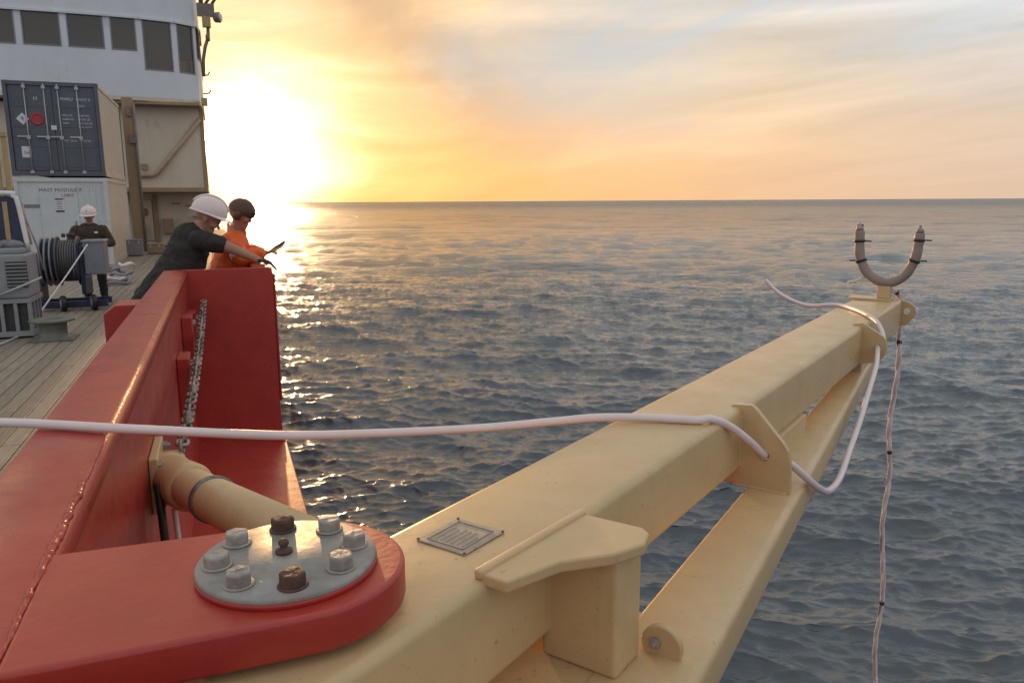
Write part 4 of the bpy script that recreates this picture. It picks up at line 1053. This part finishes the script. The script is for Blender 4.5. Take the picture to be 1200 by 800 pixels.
def helmet(c, look, upv, m, parent, size=1.0):
    c, l, u = Vector(c), Vector(look).normalized(), Vector(upv).normalized(); s = l.cross(u).normalized(); u = s.cross(l)
    R = Matrix((l, s, u)).transposed()
    b = MB(); b.ellip(c+u*.045, .142*size, .122*size, .125*size, R, 28, 12, zmin=-.12)
    h = b.build('helmet', m, parent)
    b = MB(); vs = []; n = 40
    for i in range(n):
        a = 2*math.pi*i/n; f = max(0, math.cos(a)); ex = .012+.050*f**1.5
        for rr, dz in ((0, .006), (ex, -.008-.012*f), (ex, -.014-.012*f), (-.004, -.006)):
            p = Vector(((.142*size+rr)*math.cos(a), (.122*size+rr*.8)*math.sin(a), .030+dz)); vs.append(c+R @ p)
    b.add(vs, [(i*4+j, i*4+(j+1) % 4, ((i+1) % n)*4+(j+1) % 4, ((i+1) % n)*4+j) for i in range(n) for j in range(4)], True)
    b.build('brim', m, h)
    b = MB()
    P = [c+R @ Vector((.146*size*math.cos(a), 0, .045+.129*size*math.sin(a))) for a in np.linspace(.35, 2.8, 14)]
    b.tube(P, .012, 8).build('ridge', m, h)
    return h

def person_a():
    hip = Vector((-.60, 7.06, 4.02)); t = thing('person', (hip.x, hip.y, DZ), 'person in black T-shirt and white helmet bent over the red bulwark', 'person')
    Y = Vector((0, 1, 0))
    sh = Vector((-.185, 7.04, 4.675)); bn = []
    # torso 0 shirt, 1 trousers, 2 skin, 3 boots
    bn += [(hip, .150, hip+Vector((.02, 0, .12)), .145, 1, Y, 1.15), (hip+Vector((.06, 0, .13)), .165, hip.lerp(sh, .60)+Vector((.02, 0, -.02)), .182, 0, Y, 1.1), (hip.lerp(sh, .60)+Vector((.02, 0, -.02)), .180, sh+Vector((-.04, 0, -.03)), .150, 0, Y, 1.22)]
    hd = Vector((-.085, 6.97, 4.825)); look = Vector((.80, -.05, -.55)); upv = Vector((.35, 0, .9))
    bn += [(sh+Vector((-.02, 0, .03)), .075, hd+Vector((-.03, 0, -.06)), .058, 2)]
    hb, *_ = head_bones(hd, look, upv, 2); bn += hb
    # near arm: shoulder, elbow, wrist on the bulwark cap
    s1 = sh+Vector((.02, -.19, -.02)); e1 = Vector((.085, 6.82, 4.575)); w1 = Vector((.285, 6.80, 4.475))
    bn += [(s1, .075, s1.lerp(e1, .62), .066, 0), (s1.lerp(e1, .5), .053, e1, .045, 2), (e1, .045, w1, .031, 2)]
    bn += hand_bones(w1, (1, -.05, -.30), (0, 0, -1), (0, 1, 0), 4, curl=1.0)
    s2 = sh+Vector((.02, .19, -.02)); e2 = Vector((.12, 7.24, 4.56)); w2 = Vector((.27, 7.22, 4.47))
    bn += [(s2, .072, s2.lerp(e2, .6), .062, 0), (s2.lerp(e2, .5), .05, e2, .043, 2), (e2, .043, w2, .03, 2)]
    bn += hand_bones(w2, (.9, .1, -.2), (0, 0, -1), (0, -1, 0), 4, curl=.5)
    for k in (-1, 1):
        h = hip+Y*.095*k; kn = Vector((-.60, 7.06+.12*k, 3.56)); an = Vector((-.68+.05*k, 7.06+.13*k, 3.17))
        bn += [(h, .105, kn, .072, 1), (kn, .072, an, .05, 1), (an+Vector((-.03, 0, -.045)), .045, an+Vector((.15, 0, -.055)), .036, 3)]
    o = body('body', bn, ['black_cloth', 'dark_trousers', 'skin', 'boot', 'glove_dark'], t, .010)
    helmet(hd+Vector((0, 0, .01)), look+Vector((0, 0, .25)), upv, 'helmet_white', t, 1.03); eyes(hd, look, upv, t)
person_a()

def person_b():
    hip = Vector((-.02, 7.52, 4.0)); t = thing('person', (hip.x, hip.y, DZ), 'person in orange jacket and dark cap leaning on the bulwark holding a phone', 'person')
    Y = Vector((0, 1, 0)); sh = Vector((.115, 7.45, 4.575)); bn = []
    bn += [(hip, .15, hip+Vector((.02, 0, .12)), .15, 1, Y, 1.15), (hip+Vector((.03, 0, .14)), .165, hip.lerp(sh, .65), .165, 0, Y, 1.2), (hip.lerp(sh, .65), .165, sh, .125, 0, Y, 1.35)]
    hd = Vector((.185, 7.40, 4.845)); look = Vector((.85, -.25, -.38)); upv = Vector((.25, 0, .95))
    bn += [(sh+Vector((.01, 0, .06)), .085, sh+Vector((.03, 0, .12)), .075, 0), (sh+Vector((.02, 0, .08)), .06, hd+Vector((-.02, 0, -.06)), .056, 2)]
    hb, *_ = head_bones(hd, look, upv, 2); bn += hb
    w1 = Vector((.375, 7.14, 4.515))
    for k, e, w in ((-1, Vector((.175, 7.17, 4.475)), w1), (1, Vector((.25, 7.68, 4.50)), Vector((.36, 7.40, 4.50)))):
        s = sh+Y*.20*k+Vector((0, 0, -.03))
        bn += [(s, .085, e, .066, 0), (e, .066, e.lerp(w, .75), .050, 0), (e.lerp(w, .7), .036, w, .028, 2)]
    bn += hand_bones(w1, (.9, .0, .25), (0, .45, .9), (-.1, .9, -.2), 2, curl=.45)
    bn += hand_bones((.36, 7.40, 4.50), (.6, -.7, .1), (0, -.2, -1), (.7, .6, 0), 2, curl=.5)
    for k in (-1, 1):
        h = hip+Y*.095*k; kn = Vector((.02, 7.52+.11*k, 3.55)); an = Vector((-.04, 7.52+.12*k, 3.17))
        bn += [(h, .11, kn, .08, 1), (kn, .08, an, .056, 1), (an+Vector((-.03, 0, -.045)), .045, an+Vector((.15, 0, -.055)), .036, 3)]
    o = body('body', bn, ['orange_cloth', 'orange_cloth', 'skin', 'boot'], t, .010)
    # close dark cap with ear cups
    l = look.normalized(); s = l.cross(upv).normalized(); u = s.cross(l); R = Matrix((l, s, u)).transposed()
    c = MB().ellip(hd+u*.035, .122, .108, .112, R, 26, 12, zmin=-.25).build('cap', 'helmet_dark', t)
    for k in (-1, 1): MB().ellip(hd+s*.10*k-u*.015, .035, .03, .045, R, 14, 8).build('ear_cup', 'helmet_dark', c)
    MB().prism([hd+l*.10+u*.055+s*a for a in (-.06, .06)]+[hd+l*.165+u*.045+s*a for a in (.045, -.045)], u*.008).build('peak', 'helmet_dark', c)
    eyes(hd, look, upv, t)
    # reflective tape loops around sleeve and back
    for k, (p, d, r) in enumerate(((Vector((.145, 7.20, 4.50)), Vector((.3, -.4, -.85)), .076),)):
        MB().lathe([(r, -.022), (r+.006, -.02), (r+.006, .02), (r, .022)], p, d, 20).build('reflective_band', 'reflective', t)
    ph = thing('phone', (.47, 7.14, 4.545), 'dark phone held out over the water by the orange-clad person', 'phone')
    f = Vector((.85, 0, .5)).normalized(); n = Vector((-.45, .35, .8)).normalized(); n = (n-f*n.dot(f)).normalized(); s = f.cross(n)
    bq = MB().obox((.475, 7.155, 4.568), f*.074, s*.036, n*.0042).build('case', 'phone', ph, bevel=.003)
    MB().obox(Vector((.475, 7.155, 4.568))+n*.005, f*.069, s*.032, n*.0006).build('screen', 'glass', ph)
person_b()

def person_c():
    b0 = Vector((-2.33, 16.75, DZ)); t = thing('person', b0, 'person in dark brown jacket and white helmet standing behind the winch', 'person')
    X = Vector((1, 0, 0)); bn = []; hip = b0+Vector((0, 0, .93)); sh = b0+Vector((0, -.03, 1.43))
    bn += [(hip, .15, hip+Vector((0, 0, .1)), .155, 0, X, 1.25), (hip+Vector((0, 0, .1)), .16, sh+Vector((0, 0, -.12)), .165, 0, X, 1.42), (sh+Vector((0, 0, -.14)), .15, sh+Vector((0, 0, -.02)), .105, 0, X, 1.7)]
    hd = b0+Vector((.02, -.08, 1.645)); look = Vector((-.15, -1, -.42)); upv = Vector((0, -.3, 1))
    bn += [(sh, .07, hd+Vector((0, .03, -.06)), .058, 2)]
    hb, *_ = head_bones(hd, look, upv, 2); bn += hb
    for k, e, w in ((-1, b0+Vector((-.34, -.10, 1.13)), b0+Vector((-.13, -.36, 1.06))), (1, b0+Vector((.36, -.06, 1.12)), b0+Vector((.22, -.33, 1.10)))):
        s = sh+X*.225*k+Vector((0, 0, -.05))
        bn += [(s, .088, e, .068, 0), (e, .068, e.lerp(w, .8), .052, 0), (e.lerp(w, .75), .035, w, .03, 4)]
        bn += hand_bones(w, (-.3*k, -.8, -.2), (0, 0, -1), (-k, 0, .1), 4, curl=.7)
    for k in (-1, 1):
        h = hip+X*.10*k; kn = b0+Vector((.13*k, -.02, .50)); an = b0+Vector((.14*k, .02, .09))
        bn += [(h, .11, kn, .08, 1), (kn, .08, an, .06, 1), (an+Vector((0, .03, -.04)), .048, an+Vector((.02*k, -.17, -.05)), .04, 3)]
    body('body', bn, ['brown_cloth', 'dark_trousers', 'skin', 'boot', 'reflective'], t, .012)
    helmet(hd+Vector((0, .0, .01)), look+Vector((0, 0, .25)), upv, 'helmet_white', t, 1.08); eyes(hd, look, upv, t)
    MB().obox(b0+Vector((.13, -.20, 1.33)), (.03, 0, 0), (0, .004, 0), (0, 0, .018)).build('chest_badge', 'reflective', t)
person_c()

# cycles
scn.render.engine = 'CYCLES'
scn.cycles.max_bounces = 6
